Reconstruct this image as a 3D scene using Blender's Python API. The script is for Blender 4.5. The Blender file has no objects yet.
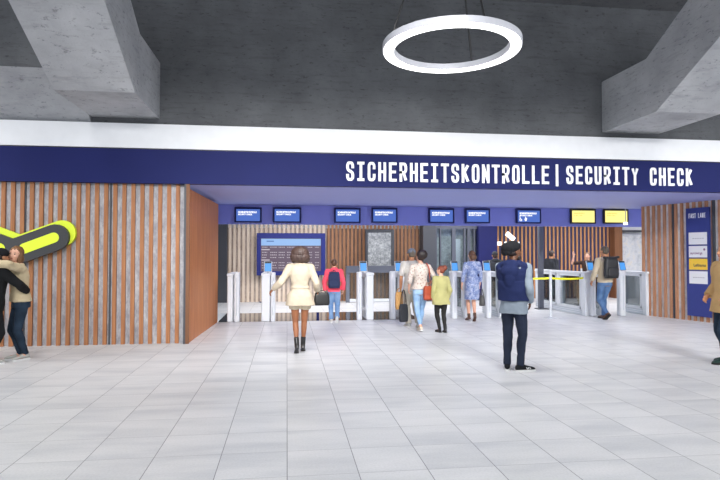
import bpy, bmesh, math, random
from mathutils import Vector, Matrix, noise
PI = math.pi
R = math.radians
random.seed(7)
SC = bpy.context.scene
COL = SC.collection

# ------------------------------------------------------------------ materials
def lin(c):
    return tuple((x/12.92 if x <= 0.04045 else ((x+0.055)/1.055)**2.4) for x in c)
def hexc(h):
    return lin(tuple(int(h[i:i+2], 16)/255 for i in (0, 2, 4)))

def new_mat(name):
    m = bpy.data.materials.new(name); m.use_nodes = True
    nt = m.node_tree
    b = nt.nodes['Principled BSDF']
    return m, nt, b

def mat(name, col, rough=0.6, metal=0.0, var=0.0, vscale=6.0, bump=0.0, bscale=40.0, col2=None, spec=0.5, stretch=None, detail=4.0, sheen=0.0):
    """plain principled surface with procedural colour variation and bump in object space"""
    m, nt, b = new_mat(name)
    c = hexc(col) if isinstance(col, str) else col
    b.inputs['Roughness'].default_value = rough
    b.inputs['Metallic'].default_value = metal
    b.inputs['Specular IOR Level'].default_value = spec
    if sheen: b.inputs['Sheen Weight'].default_value = sheen
    b.inputs['Base Color'].default_value = (*c, 1)
    N = nt.nodes; L = nt.links
    tc = N.new('ShaderNodeTexCoord')
    src = tc.outputs['Object']
    if stretch:
        mp = N.new('ShaderNodeMapping'); mp.inputs['Scale'].default_value = stretch
        L.new(src, mp.inputs['Vector']); src = mp.outputs['Vector']
    if var > 0 or col2:
        n = N.new('ShaderNodeTexNoise'); n.inputs['Scale'].default_value = vscale; n.inputs['Detail'].default_value = detail
        L.new(src, n.inputs['Vector'])
        r = N.new('ShaderNodeValToRGB')
        c2 = (hexc(col2) if isinstance(col2, str) else col2) if col2 else tuple(min(1, x*(1+var)) for x in c)
        c1 = c if col2 else tuple(x*(1-var) for x in c)
        r.color_ramp.elements[0].position = 0.3; r.color_ramp.elements[0].color = (*c1, 1)
        r.color_ramp.elements[1].position = 0.7; r.color_ramp.elements[1].color = (*c2, 1)
        L.new(n.outputs['Fac'], r.inputs['Fac']); L.new(r.outputs['Color'], b.inputs['Base Color'])
    if bump > 0:
        n2 = N.new('ShaderNodeTexNoise'); n2.inputs['Scale'].default_value = bscale; n2.inputs['Detail'].default_value = 3
        L.new(src, n2.inputs['Vector'])
        bp = N.new('ShaderNodeBump'); bp.inputs['Strength'].default_value = bump; bp.inputs['Distance'].default_value = 0.01
        L.new(n2.outputs['Fac'], bp.inputs['Height']); L.new(bp.outputs['Normal'], b.inputs['Normal'])
    return m

def emis(name, col, strength):
    m, nt, b = new_mat(name)
    c = hexc(col) if isinstance(col, str) else col
    b.inputs['Base Color'].default_value = (*[x*0.12 for x in c], 1)
    b.inputs['Emission Color'].default_value = (*c, 1)
    b.inputs['Emission Strength'].default_value = strength
    b.inputs['Roughness'].default_value = 0.4
    return m

def ramp(nt, fac, stops):
    r = nt.nodes.new('ShaderNodeValToRGB')
    e = r.color_ramp.elements
    while len(e) < len(stops): e.new(0.5)
    for i, (p, c) in enumerate(stops):
        e[i].position = p
        cc = hexc(c) if isinstance(c, str) else ((c, c, c) if isinstance(c, (int, float)) else c)
        e[i].color = (*cc, 1)
    nt.links.new(fac, r.inputs['Fac'])
    return r.outputs['Color']

def mathn(nt, op, a, b=None):
    n = nt.nodes.new('ShaderNodeMath'); n.operation = op
    for i, v in enumerate((a, b)):
        if v is None: continue
        if isinstance(v, (int, float)): n.inputs[i].default_value = v
        else: nt.links.new(v, n.inputs[i])
    return n.outputs[0]

def mixc(nt, fac, a, b, mode='MIX'):
    n = nt.nodes.new('ShaderNodeMix'); n.data_type = 'RGBA'; n.blend_type = mode
    for key, v in ((0, fac), (6, a), (7, b)):
        if isinstance(v, (int, float)): n.inputs[key].default_value = v
        elif isinstance(v, tuple): n.inputs[key].default_value = (*v, 1)
        else: nt.links.new(v, n.inputs[key])
    return n.outputs[2]

def texnoise(nt, scale, detail=4, stretch=None, rough=0.5):
    tc = nt.nodes.new('ShaderNodeTexCoord'); src = tc.outputs['Object']
    if stretch:
        mp = nt.nodes.new('ShaderNodeMapping'); mp.inputs['Scale'].default_value = stretch
        nt.links.new(src, mp.inputs['Vector']); src = mp.outputs['Vector']
    n = nt.nodes.new('ShaderNodeTexNoise'); n.inputs['Scale'].default_value = scale
    n.inputs['Detail'].default_value = detail; n.inputs['Roughness'].default_value = rough
    nt.links.new(src, n.inputs['Vector'])
    return n.outputs['Fac']

def concrete(name, lo, hi):
    m, nt, b = new_mat(name)
    big = texnoise(nt, 1.3, 5, None, 0.6)
    c = ramp(nt, big, [(0.3, lo), (0.7, hi)])
    streak = texnoise(nt, 2.5, 6, (0.7, 0.7, 6.0), 0.7)
    s = ramp(nt, streak, [(0.33, 0.55), (0.48, 1.0)])
    c = mixc(nt, 0.45, c, s, 'MULTIPLY')
    pit = texnoise(nt, 8, 5, (1.0, 1.0, 3.0), 0.75)
    p = ramp(nt, pit, [(0.58, 1.0), (0.65, 0.40)])
    c = mixc(nt, 0.7, c, p, 'MULTIPLY')
    nt.links.new(c, b.inputs['Base Color'])
    b.inputs['Roughness'].default_value = 0.85
    bp = nt.nodes.new('ShaderNodeBump'); bp.inputs['Strength'].default_value = 0.25; bp.inputs['Distance'].default_value = 0.02
    nt.links.new(texnoise(nt, 18, 5), bp.inputs['Height']); nt.links.new(bp.outputs['Normal'], b.inputs['Normal'])
    return m

def mottled(name, stops, scale=5.0, rough=0.3, stretch=None):
    m, nt, b = new_mat(name)
    f = texnoise(nt, scale, 8, stretch, 0.8)
    c = ramp(nt, f, stops)
    nt.links.new(c, b.inputs['Base Color']); b.inputs['Roughness'].default_value = rough
    return m

def wood(name, lo, hi, rough=0.5, stretch=(14, 14, 0.8), scale=2.0):
    m, nt, b = new_mat(name)
    f = texnoise(nt, scale, 6, stretch, 0.65)
    c = ramp(nt, f, [(0.3, lo), (0.72, hi)])
    nt.links.new(c, b.inputs['Base Color']); b.inputs['Roughness'].default_value = rough; b.inputs['Specular IOR Level'].default_value = 0.2
    return m

def glass_mat(name, tint=(0.9, 0.95, 0.97), gloss=0.9):
    m, nt, b = new_mat(name)
    nt.nodes.remove(b)
    out = nt.nodes['Material Output']
    t = nt.nodes.new('ShaderNodeBsdfTransparent'); t.inputs['Color'].default_value = (*tint, 1)
    g = nt.nodes.new('ShaderNodeBsdfGlossy'); g.inputs['Roughness'].default_value = 0.03
    fr = nt.nodes.new('ShaderNodeFresnel'); fr.inputs['IOR'].default_value = 1.45
    mx = nt.nodes.new('ShaderNodeMixShader')
    nt.links.new(mathn(nt, 'MULTIPLY', fr.outputs[0], gloss), mx.inputs[0]); nt.links.new(t.outputs[0], mx.inputs[1]); nt.links.new(g.outputs[0], mx.inputs[2])
    nt.links.new(mx.outputs[0], out.inputs['Surface'])
    return m

def floor_mat():
    m, nt, b = new_mat('floor_tiles')
    N, L = nt.nodes, nt.links
    tc = N.new('ShaderNodeTexCoord'); sp = N.new('ShaderNodeSeparateXYZ'); L.new(tc.outputs['Object'], sp.inputs[0])
    S = 0.52
    def cell(o, off):
        return mathn(nt, 'DIVIDE', mathn(nt, 'ADD', o, off), S)
    u = cell(sp.outputs['X'], -0.007 + S*40); v = cell(sp.outputs['Y'], S*40 - 4.09)
    fu = mathn(nt, 'FRACT', u); fv = mathn(nt, 'FRACT', v)
    def edge(f, w):
        d = mathn(nt, 'MINIMUM', f, mathn(nt, 'SUBTRACT', 1.0, f))
        return mathn(nt, 'LESS_THAN', d, w)
    eu = edge(fu, 0.0062); ev = edge(fv, 0.0075)
    iu = mathn(nt, 'FLOOR', u); iv = mathn(nt, 'FLOOR', v)
    cv = N.new('ShaderNodeCombineXYZ'); L.new(iu, cv.inputs[0]); L.new(iv, cv.inputs[1])
    wn = N.new('ShaderNodeTexWhiteNoise'); wn.noise_dimensions = '2D'; L.new(cv.outputs[0], wn.inputs['Vector'])
    # veins, offset per tile
    off = N.new('ShaderNodeVectorMath'); off.operation = 'MULTIPLY_ADD'
    L.new(wn.outputs['Color'], off.inputs[0]); off.inputs[1].default_value = (9, 9, 9); L.new(tc.outputs['Object'], off.inputs[2])
    mp = N.new('ShaderNodeMapping'); mp.inputs['Rotation'].default_value = (0, 0, 0.5); mp.inputs['Scale'].default_value = (0.6, 2.4, 1)
    L.new(off.outputs[0], mp.inputs['Vector'])
    n1 = N.new('ShaderNodeTexNoise'); n1.inputs['Scale'].default_value = 1.5; n1.inputs['Detail'].default_value = 5; L.new(mp.outputs[0], n1.inputs['Vector'])
    n2 = N.new('ShaderNodeTexNoise'); n2.inputs['Scale'].default_value = 55; n2.inputs['Detail'].default_value = 3; L.new(tc.outputs['Object'], n2.inputs['Vector'])
    c = ramp(nt, n1.outputs['Fac'], [(0.3, 'c6c9ce'), (0.52, 'd7d9dc'), (0.72, 'dfe0e3')])
    g = ramp(nt, n2.outputs['Fac'], [(0.35, 0.88), (0.6, 1.0)])
    c = mixc(nt, 0.6, c, g, 'MULTIPLY')
    t = ramp(nt, wn.outputs['Value'], [(0.0, 0.95), (1.0, 1.0)])
    c = mixc(nt, 0.8, c, t, 'MULTIPLY')
    c = mixc(nt, mathn(nt, 'MULTIPLY', ev, 0.42), c, hexc('7d8087'))
    c = mixc(nt, mathn(nt, 'MULTIPLY', eu, 0.9), c, hexc('70737a'))
    L.new(c, b.inputs['Base Color'])
    b.inputs['Roughness'].default_value = 0.38
    return m

M = {}
def build_mats():
    M['floor'] = floor_mat()
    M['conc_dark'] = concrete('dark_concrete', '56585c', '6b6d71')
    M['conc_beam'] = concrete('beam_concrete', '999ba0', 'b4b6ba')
    M['white_band'] = mat('white_plaster', 'e6e8ec', 0.6, var=0.02)
    M['navy'] = mat('navy_paint', '1b2258', 0.6, spec=0.15, var=0.03, vscale=2)
    M['navy_sign'] = mat('navy_sign_paint', '3a4488', 0.5, spec=0.25, var=0.03)
    M['navy_frame'] = mat('navy_frame_paint', '262e72', 0.5, spec=0.25, var=0.03)
    M['navy_dark'] = mat('dark_navy_paint', '1e2258', 0.5, spec=0.25, var=0.03)
    M['soffit'] = mat('violet_blue_paint', '9aa2dc', 0.6, var=0.02, vscale=1.5)
    M['bulk'] = mat('violet_blue_panel', '8890e2', 0.55, var=0.03, vscale=1.5)
    M['slat'] = wood('tan_slat_wood', '8f5d3e', 'b27c55')
    M['slat_lit'] = wood('tan_slat_wood_lit', 'ab7656', 'cf9c78')  # same wood as the tan slats, brighter lighting painted into its colour
    M['slat_dark'] = wood('brown_slat_wood', '8a6248', 'a87c5c')
    M['slat_pale'] = wood('pale_slat_wood', 'c4b09c', 'e0d2c2')
    M['slat_orange'] = wood('orange_slat_wood', 'a0704c', 'c89468')
    M['brown_panel'] = wood('brown_panel_wood', '6a4834', '80583f', 0.5, (5, 5, 0.5), 1.6)
    M['panel_wood'] = wood('veneer_panel', 'ba7040', 'd28a54', 0.45, (5, 5, 0.5), 1.6)
    M['backing'] = mottled('mottled_grey_board', [(0.32, '7c7a80'), (0.47, '98969b'), (0.6, 'b2b0b4'), (0.72, 'd2d0d4')], 4.0, 0.22, (2.2, 1.6, 0.8))
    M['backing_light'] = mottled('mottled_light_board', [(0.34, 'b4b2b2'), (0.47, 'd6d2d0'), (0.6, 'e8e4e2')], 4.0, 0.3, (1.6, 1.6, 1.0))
    M['backing_pale'] = mottled('pale_board', [(0.35, 'b6aeaa'), (0.6, 'dedad6')], 5.0)
    M['backing_taupe'] = mottled('taupe_board', [(0.35, '8a7a70'), (0.6, 'b0a298')], 5.0)
    M['backing_brown'] = mottled('brown_board', [(0.35, '5a4438'), (0.6, '7c604e')], 4.0)
    M['backing_navy'] = mat('navy_board', '2c2a4c', 0.6, var=0.1)
    M['static'] = mottled('frosted_speckle', [(0.36, '64686c'), (0.5, '94989a'), (0.64, 'c8cacc')], 11.0, 0.3)
    M['curtain'] = mottled('grey_speckle', [(0.36, '84888a'), (0.5, 'aeb2b2'), (0.64, 'd2d4d4')], 12.0, 0.4)
    M['mapposter'] = mottled('pale_poster', [(0.36, 'a8adb4'), (0.52, 'd2d4d8'), (0.62, 'd8cfc0'), (0.72, 'eceae6')], 3.0, 0.3)
    M['dkgrey'] = mat('dark_grey_metal', '585c68', 0.4, 0.2)
    M['charcoal'] = mat('charcoal_paint', '3c3f46', 0.5)
    M['anthracite'] = mat('anthracite_face', '2b2d31', 0.5)
    M['black'] = mat('black_plastic', '17181b', 0.4)
    M['ltgrey'] = mat('light_grey_metal', 'c4c8ce', 0.35, 0.3)
    M['gate'] = mat('white_grey_coating', 'd6dae0', 0.35, var=0.02)
    M['gate2'] = mat('cool_grey_coating', 'b6bec8', 0.35)
    M['silver'] = mat('brushed_steel', 'b8bcc2', 0.3, 0.8)
    M['mirror'] = mat('polished_dark_stone', '8f8f94', 0.03, 1.0)
    M['glass'] = glass_mat('clear_glass')
    M['screen_blue'] = emis('blue_screen', '4a6cc0', 0.8)
    M['screen_sky'] = emis('sky_blue_screen', '4a98e4', 0.85)
    M['screen_yellow'] = emis('yellow_screen', 'fff08c', 0.95)
    M['text_white'] = emis('white_screen_text', 'ffffff', 1.0)
    M['text_dim'] = emis('dim_screen_text', 'd8b850', 0.8)
    M['board_body'] = emis('mauve_screen', '6a5a6c', 0.6)
    M['board_head'] = emis('pale_blue_screen', '8fb4e4', 0.75)
    M['board_text'] = emis('board_text', 'd8d0d8', 0.6)
    M['board_blue'] = emis('board_heading', '3c6ab0', 0.6)
    M['letter'] = mat('white_letter', 'f4f5f8', 0.4)
    M['lime'] = mat('lime_acrylic', 'd6ea2c', 0.45)
    M['yellow'] = mat('yellow_belt', 'eef02c', 0.6)
    M['plate_white'] = mat('white_plate', 'f2f2f4', 0.4)
    M['plate_yellow'] = mat('yellow_plate', 'fbd24a', 0.4)
    M['ink_grey'] = mat('pale_grey_ink', 'b8b4bc', 0.6)
    M['ink_plum'] = mat('plum_ink', '8a5a84', 0.6)
    M['ink_navy'] = mat('navy_ink', '1c2250', 0.6)
    M['ring_glow'] = emis('lamp_diffuser', 'ffffff', 3.0)
    M['lamp_glow'] = emis('sign_lamp', 'ffffff', 2.0)
    M['ring_body'] = mat('grey_aluminium', 'a6a8b0', 0.5, 0.1)
    M['panel_glow'] = emis('ceiling_panel_glow', 'ffffff', 1.0)
    M['teal'] = mat('teal_light', '7ad0cc', 0.4)
build_mats()

# ------------------------------------------------------------------ mesh building
class MB:
    def __init__(s): s.v = []; s.f = []; s.m = []; s.cur = 0
    def add(s, verts, faces, mi=None):
        o = len(s.v); s.v += [tuple(p) for p in verts]
        for f in faces: s.f.append([o+i for i in f]); s.m.append(s.cur if mi is None else mi)
    def box(s, x0, x1, y0, y1, z0, z1, mi=None):
        V = [(x0,y0,z0),(x1,y0,z0),(x1,y1,z0),(x0,y1,z0),(x0,y0,z1),(x1,y0,z1),(x1,y1,z1),(x0,y1,z1)]
        s.add(V, [(0,3,2,1),(4,5,6,7),(0,1,5,4),(1,2,6,5),(2,3,7,6),(3,0,4,7)], mi)
    def obox(s, c, ax, ay, az, hx, hy, hz, mi=None):
        c = Vector(c); ax = Vector(ax); ay = Vector(ay); az = Vector(az)
        V = []
        for dz in (-1, 1):
            for dx, dy in ((-1,-1),(1,-1),(1,1),(-1,1)):
                V.append(c + ax*hx*dx + ay*hy*dy + az*hz*dz)
        s.add(V, [(0,3,2,1),(4,5,6,7),(0,1,5,4),(1,2,6,5),(2,3,7,6),(3,0,4,7)], mi)
    def prism(s, pts, fn, d0, d1, mi=None):
        """polygon pts (2D, ccw) mapped by fn(u, v, d)"""
        n = len(pts)
        V = [fn(u, v, d0) for u, v in pts] + [fn(u, v, d1) for u, v in pts]
        F = [tuple(range(n-1, -1, -1)), tuple(range(n, 2*n))]
        F += [(i, (i+1) % n, n+(i+1) % n, n+i) for i in range(n)]
        s.add(V, F, mi)
    def tube(s, pts, r, seg=8, mi=None, closed=False):
        pts = [Vector(p) for p in pts]; n = len(pts); rings = []
        for i, p in enumerate(pts):
            if closed: t = (pts[(i+1) % n] - pts[i-1])
            else: t = (pts[min(i+1, n-1)] - pts[max(i-1, 0)])
            t.normalize()
            a = t.orthogonal().normalized() if not rings else None
            if a is None:
                a = (prev - t*prev.dot(t)).normalized()
            prev = a; b = t.cross(a)
            rr = r[i] if isinstance(r, (list, tuple)) else r
            rings.append([p + (a*math.cos(2*PI*k/seg) + b*math.sin(2*PI*k/seg))*rr for k in range(seg)])
        V = [q for ring in rings for q in ring]; F = []
        for i in range(n if closed else n-1):
            j = (i+1) % n
            for k in range(seg):
                k2 = (k+1) % seg
                F.append((i*seg+k, i*seg+k2, j*seg+k2, j*seg+k))
        if not closed:
            F.append(tuple(range(seg-1, -1, -1))); F.append(tuple((n-1)*seg+k for k in range(seg)))
        s.add(V, F, mi)
    def rings(s, rings, mi=None):
        n = len(rings[0]); V = [q for r in rings for q in r]; F = []
        for i in range(len(rings)-1):
            for k in range(n):
                k2 = (k+1) % n
                F.append((i*n+k, i*n+k2, (i+1)*n+k2, (i+1)*n+k))
        F.append(tuple(range(n-1, -1, -1))); F.append(tuple((len(rings)-1)*n+k for k in range(n)))
        s.add(V, F, mi)
    def ellip(s, c, rx, ry, rz, rot=None, seg=16, mi=None):
        c = Vector(c); rg = []
        nl = max(6, seg//2)
        for i in range(nl+1):
            th = -PI/2 + PI*i/nl
            cr = max(math.cos(th), 0.02)
            ring = []
            for k in range(seg):
                p = Vector((rx*cr*math.cos(2*PI*k/seg), ry*cr*math.sin(2*PI*k/seg), rz*math.sin(th)))
                if rot: p = rot @ p
                ring.append(c+p)
            rg.append(ring)
        s.rings(rg, mi)
    def cone(s, p0, p1, r0, r1, seg=14, cap0=True, cap1=True, mi=None, flat=None):
        """tapered limb with rounded ends; flat = (axis vector, factor) squashes across it"""
        p0 = Vector(p0); p1 = Vector(p1); t = p1-p0; ln = t.length
        if ln < 1e-6: return
        t.normalize(); a = t.orthogonal().normalized(); b = t.cross(a)
        prof = []
        if cap0: prof += [(-r0*math.sin(q), r0*math.cos(q)) for q in (R(84), R(55), R(27))]
        prof += [(0, r0), (ln, r1)]
        if cap1: prof += [(ln + r1*math.sin(q), r1*math.cos(q)) for q in (R(27), R(55), R(84))]
        rg = []
        for d, r in prof:
            ring = []
            for k in range(seg):
                o = (a*math.cos(2*PI*k/seg) + b*math.sin(2*PI*k/seg))*r
                if flat: o = o - flat[0]*o.dot(flat[0])*(1-flat[1])
                ring.append(p0 + t*d + o)
            rg.append(ring)
        s.rings(rg, mi)
    def limb(s, pts, rads, seg=14, cap0=True, cap1=True):
        for i in range(len(pts)-1):
            s.cone(pts[i], pts[i+1], rads[i], rads[i+1], seg, True if i else cap0, True if i < len(pts)-2 else cap1)
    def mesh(s, name):
        me = bpy.data.meshes.new(name)
        me.from_pydata(s.v, [], s.f); me.update()
        return me

def link(name, me, mats, parent=None, smooth=False, bevel=0.0, seg=2):
    o = bpy.data.objects.new(name, me); COL.objects.link(o)
    for mm in (mats if isinstance(mats, (list, tuple)) else [mats]):
        me.materials.append(M[mm] if isinstance(mm, str) else mm)
    if parent: o.parent = parent
    if smooth:
        for p in me.polygons: p.use_smooth = True
    if bevel:
        bv = o.modifiers.new('bevel', 'BEVEL'); bv.width = bevel; bv.segments = seg; bv.limit_method = 'ANGLE'; bv.angle_limit = R(40)
    return o

def build(mb, name, mats, parent=None, smooth=False, bevel=0.0, fix=True):
    me = mb.mesh(name)
    for p, mi in zip(me.polygons, mb.m): p.material_index = mi
    if fix:
        bm = bmesh.new(); bm.from_mesh(me); bmesh.ops.recalc_face_normals(bm, faces=bm.faces); bm.to_mesh(me); bm.free()
    return link(name, me, mats, parent, smooth, bevel)

def thing(name, label, cat, loc=(0,0,0), rotz=0.0, group=None):
    o = bpy.data.objects.new(name, None); COL.objects.link(o)
    o.empty_display_size = 0.1
    o.location = loc; o.rotation_euler = (0, 0, rotz); o['label'] = label; o['category'] = cat
    if group: o['group'] = group
    return o
def tag(o, label, cat, group=None):
    o['label'] = label; o['category'] = cat
    if group: o['group'] = group
    return o
def struct(o, label=None):
    o['kind'] = 'structure'
    if label: o['label'] = label
    return o
def part_label(o, label): o['label'] = label; return o

DG = bpy.context.evaluated_depsgraph_get
def remesh(mb, voxel, smooth_it=2, fac=0.5):
    """one continuous skin around everything in mb"""
    me = mb.mesh('tmp')
    bm = bmesh.new(); bm.from_mesh(me); bmesh.ops.recalc_face_normals(bm, faces=bm.faces); bm.to_mesh(me); bm.free()
    o = bpy.data.objects.new('tmp', me); COL.objects.link(o)
    r = o.modifiers.new('r', 'REMESH'); r.mode = 'VOXEL'; r.voxel_size = voxel
    if smooth_it:
        sm = o.modifiers.new('s', 'SMOOTH'); sm.factor = fac; sm.iterations = smooth_it
    dg = DG(); dg.update()
    out = bpy.data.meshes.new_from_object(o.evaluated_get(dg))
    bpy.data.objects.remove(o); bpy.data.meshes.remove(me)
    return out

def cut(me, cuts):
    bm = bmesh.new(); bm.from_mesh(me)
    for co, no in cuts:     # removes the side the normal points to and closes the hole
        g = bm.verts[:] + bm.edges[:] + bm.faces[:]
        res = bmesh.ops.bisect_plane(bm, geom=g, plane_co=co, plane_no=no, clear_outer=True)
        ed = [e for e in res['geom_cut'] if isinstance(e, bmesh.types.BMEdge)]
        if ed: bmesh.ops.holes_fill(bm, edges=ed, sides=0)
    bmesh.ops.recalc_face_normals(bm, faces=bm.faces)
    bm.to_mesh(me); bm.free()

def ruffle(me, amp, freq, seed=0.0, stretch=(1,1,1)):
    """cloth folds"""
    ns = [v.normal.copy() for v in me.vertices]
    for v, n in zip(me.vertices, ns):
        c = v.co
        p = Vector((c.x*freq*stretch[0]+seed, c.y*freq*stretch[1]+seed*1.7, c.z*freq*stretch[2]-seed))
        v.co = c + n*(amp*(noise.noise(p) + 0.5*noise.noise(p*2.3)))

def text_mesh(body, size, name='t', bold=0.0):
    cu = bpy.data.curves.new(name, 'FONT'); cu.body = body; cu.size = size; cu.extrude = 0.001; cu.offset = bold
    o = bpy.data.objects.new(name, cu); COL.objects.link(o)
    dg = DG(); dg.update()
    me = bpy.data.meshes.new_from_object(o.evaluated_get(dg))
    bpy.data.objects.remove(o); bpy.data.curves.remove(cu)
    return me
def put_text(body, size, mtx, m, name, parent=None, width=None, bold=0.0):
    """text drawn in local x/y, fitted to width, placed by mtx"""
    me = text_mesh(body, size, name, bold)
    xs = [v.co.x for v in me.vertices]
    w = max(xs)-min(xs); sx = width/w if width else 1.0; x0 = min(xs)
    for v in me.vertices: v.co = mtx @ Vector(((v.co.x-x0)*sx, v.co.y, v.co.z))
    me.materials.clear()
    return link(name, me, m, parent)
# ------------------------------------------------------------------ the setting
def setbox(name, mt, x0, x1, y0, y1, z0, z1, bevel=0.0):
    b = MB(); b.box(x0, x1, y0, y1, z0, z1)
    return struct(build(b, name, mt, bevel=bevel))
FZ0, FZ1, FY = 2.87, 3.475, 10.30        # fascia bottom, top, front
setbox('floor', 'floor', -16, 18, -9, 13.52, -0.2, 0)
setbox('floor', 'mirror', -1.62, 3.3, 13.52, 15.5, -0.2, 0.0)
setbox('floor', 'floor', 3.3, 18, 13.52, 15.5, -0.2, 0.0)
setbox('floor', 'floor', -16, 18, 15.5, 21, -0.2, 0)
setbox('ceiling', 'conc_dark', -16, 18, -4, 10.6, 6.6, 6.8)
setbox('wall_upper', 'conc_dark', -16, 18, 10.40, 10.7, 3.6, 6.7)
# left: the wall steps forward over a sloping underside
b = MB(); b.prism([(10.41, 3.94), (9.50, 4.62), (10.41, 4.62)], lambda u, v, d: (d, u, v), -16, -3.46)
struct(build(b, 'trim_14', 'conc_beam'))  # same concrete as the wall; floor bounce light painted in as a paler tone
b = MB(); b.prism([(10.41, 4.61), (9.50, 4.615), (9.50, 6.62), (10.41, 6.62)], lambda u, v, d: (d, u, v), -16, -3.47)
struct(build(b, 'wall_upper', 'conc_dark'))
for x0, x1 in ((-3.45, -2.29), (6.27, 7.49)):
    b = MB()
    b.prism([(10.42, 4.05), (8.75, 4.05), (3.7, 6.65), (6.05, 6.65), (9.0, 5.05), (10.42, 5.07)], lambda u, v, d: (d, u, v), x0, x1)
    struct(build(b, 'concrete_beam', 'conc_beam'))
setbox('trim_1', 'white_band', -16, 18, 10.285, 10.45, 3.495, 3.93)
setbox('trim_2', 'black', -16, 18, 10.32, 10.45, 3.46, 3.50)
setbox('trim_3', 'navy', -16, 18, FY, 10.45, FZ0, FZ1)
setbox('ceiling', 'soffit', -16, 18, 10.40, 14.6, FZ0+0.001, 3.05)
setbox('trim_4', 'bulk', -4, 14, 14.46, 14.58, 2.375, FZ0+0.01)
setbox('ceiling', 'white_band', -4, 14, 14.5, 20.4, 3.2, 3.3)
# left slatted box: mottled board, slats, veneer side
setbox('wall_left', 'backing', -16, -1.86, 10.46, 10.6, 0, FZ0)
b = MB()
x = -1.965
while x > -15.9:
    b.box(x-0.033, x+0.033, 10.42, 10.462, 0.0, FZ0)
    x -= 0.155
struct(build(b, 'trim_5', 'slat'))
b = MB()
for xx in (-4.56, -3.13): b.box(xx-0.014, xx+0.014, 10.44, 10.461, 0, FZ0)
b.box(-1.835, -1.80, 10.32, 10.5, 0, FZ0)
struct(build(b, 'trim_6', 'charcoal'))
b = MB(); b.prism([(-1.80, 10.33), (-1.765, 10.33), (-1.625, 13.58), (-1.80, 13.58)], lambda u, v, d: (u, v, d), 0, 2.795)
struct(build(b, 'wall_left', 'panel_wood'))
b = MB(); b.prism([(-1.805, 10.325), (-1.74, 10.325), (-1.74, 10.36), (-1.805, 10.36)], lambda u, v, d: (u, v, d), 0, FZ0)
struct(build(b, 'trim_7', 'brown_panel'))
setbox('wall_left', 'charcoal', -3.0, -2.8, 13.4, 20.2, 0, 3.3)
# back wall of the control hall, left to right
setbox('wall_back', 'charcoal', -3.0, -1.98, 18.95, 19.2, 0, 3.2)
setbox('wall_back', 'backing_taupe', -1.98, 1.35, 19.16, 19.3, 0, 2.5)
setbox('wall_back', 'backing_brown', 1.35, 4.62, 19.16, 19.3, 0, 2.5)
def slat_run(name, mt, x0, x1, y0, y1, w, pitch, z0, z1):
    b = MB(); x = x0
    while x < x1:
        b.box(x-w/2, x+w/2, y0, y1, z0, z1); x += pitch
    return struct(build(b, name, mt))
slat_run('trim_8', 'slat_pale', -1.9, 1.35, 19.12, 19.165, 0.085, 0.150, 0, 2.62)
slat_run('trim_9', 'slat_dark', 1.42, 4.6, 19.12, 19.165, 0.075, 0.135, 0, 2.62)
setbox('wall_back', 'white_band', -3, 14, 20.2, 20.4, 0, 3.3)
setbox('trim_10', 'charcoal', 4.62, 5.06, 18.6, 19.1, 0, 3.2)
setbox('wall_back', 'navy_dark', 6.62, 7.30, 18.7, 19.0, 0, 3.2)
setbox('wall_back', 'backing_navy', 7.30, 11.92, 19.35, 19.5, 0, 3.2)
slat_run('trim_11', 'slat_orange', 7.42, 11.9, 19.32, 19.355, 0.056, 0.152, 0, 3.0)
setbox('wall_back', 'brown_panel', 11.9, 12.2, 19.0, 19.4, 0, 3.0)
# glazed partition between the dark column and the navy panel
setbox('wall_back', 'curtain', 5.06, 6.62, 19.3, 19.4, 0, 3.2)
b = MB()
for xx, w in ((5.12, 0.10), (5.30, 0.05), (5.78, 0.13), (6.17, 0.06), (6.32, 0.11), (6.52, 0.05)):
    b.box(xx-w/2, xx+w/2, 18.85, 18.98, 0, 2.75)
b.box(5.06, 6.62, 18.86, 18.97, 2.50, 2.60); b.box(5.06, 6.62, 18.86, 18.97, 0, 0.10)
wf = struct(build(b, 'window_1', 'dkgrey'))
b = MB(); b.box(5.06, 6.62, 18.905, 18.915, 0.1, 2.5)
struct(build(b, 'window_pane', 'glass', wf))
setbox('wall_back', 'white_band', 5.88, 6.12, 19.18, 19.28, 0, 2.15)
# right slatted wall, set at an angle, standing up to the soffit
A = Vector((9.42, 13.43, 0)); Bp = Vector((9.87, 11.88, 0)); WD = (Bp-A).normalized(); WN = Vector((WD.y, -WD.x, 0))   # WN looks back into the hall
if WN.x > 0: WN = -WN
def onw(s, d, z): return A + WD*s + WN*d + Vector((0, 0, z))
def wbox(b, s0, s1, d0, d1, z0, z1, mi=None):
    b.obox(onw((s0+s1)/2, (d0+d1)/2, (z0+z1)/2), WD, WN, (0,0,1), abs(s1-s0)/2, abs(d1-d0)/2, (z1-z0)/2, mi)
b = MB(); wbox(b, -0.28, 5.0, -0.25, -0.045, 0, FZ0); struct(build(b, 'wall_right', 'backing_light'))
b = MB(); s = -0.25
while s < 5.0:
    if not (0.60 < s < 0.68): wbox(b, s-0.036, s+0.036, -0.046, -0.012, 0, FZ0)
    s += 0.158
struct(build(b, 'trim_12', 'slat_lit'))
b = MB(); wbox(b, 0.60, 0.67, -0.047, -0.02, 0, FZ0); wbox(b, 1.64, 1.69, -0.047, 0.004, 0, FZ0); struct(build(b, 'trim_13', 'charcoal'))
setbox('wall_right', 'white_band', 13.5, 13.7, 13.5, 20.3, 0, 3.3)
setbox('wall_back', 'white_band', 12.2, 13.6, 19.3, 19.45, 0, 3.3)
# daylight-white panels in the hidden ceiling of the control hall

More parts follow.
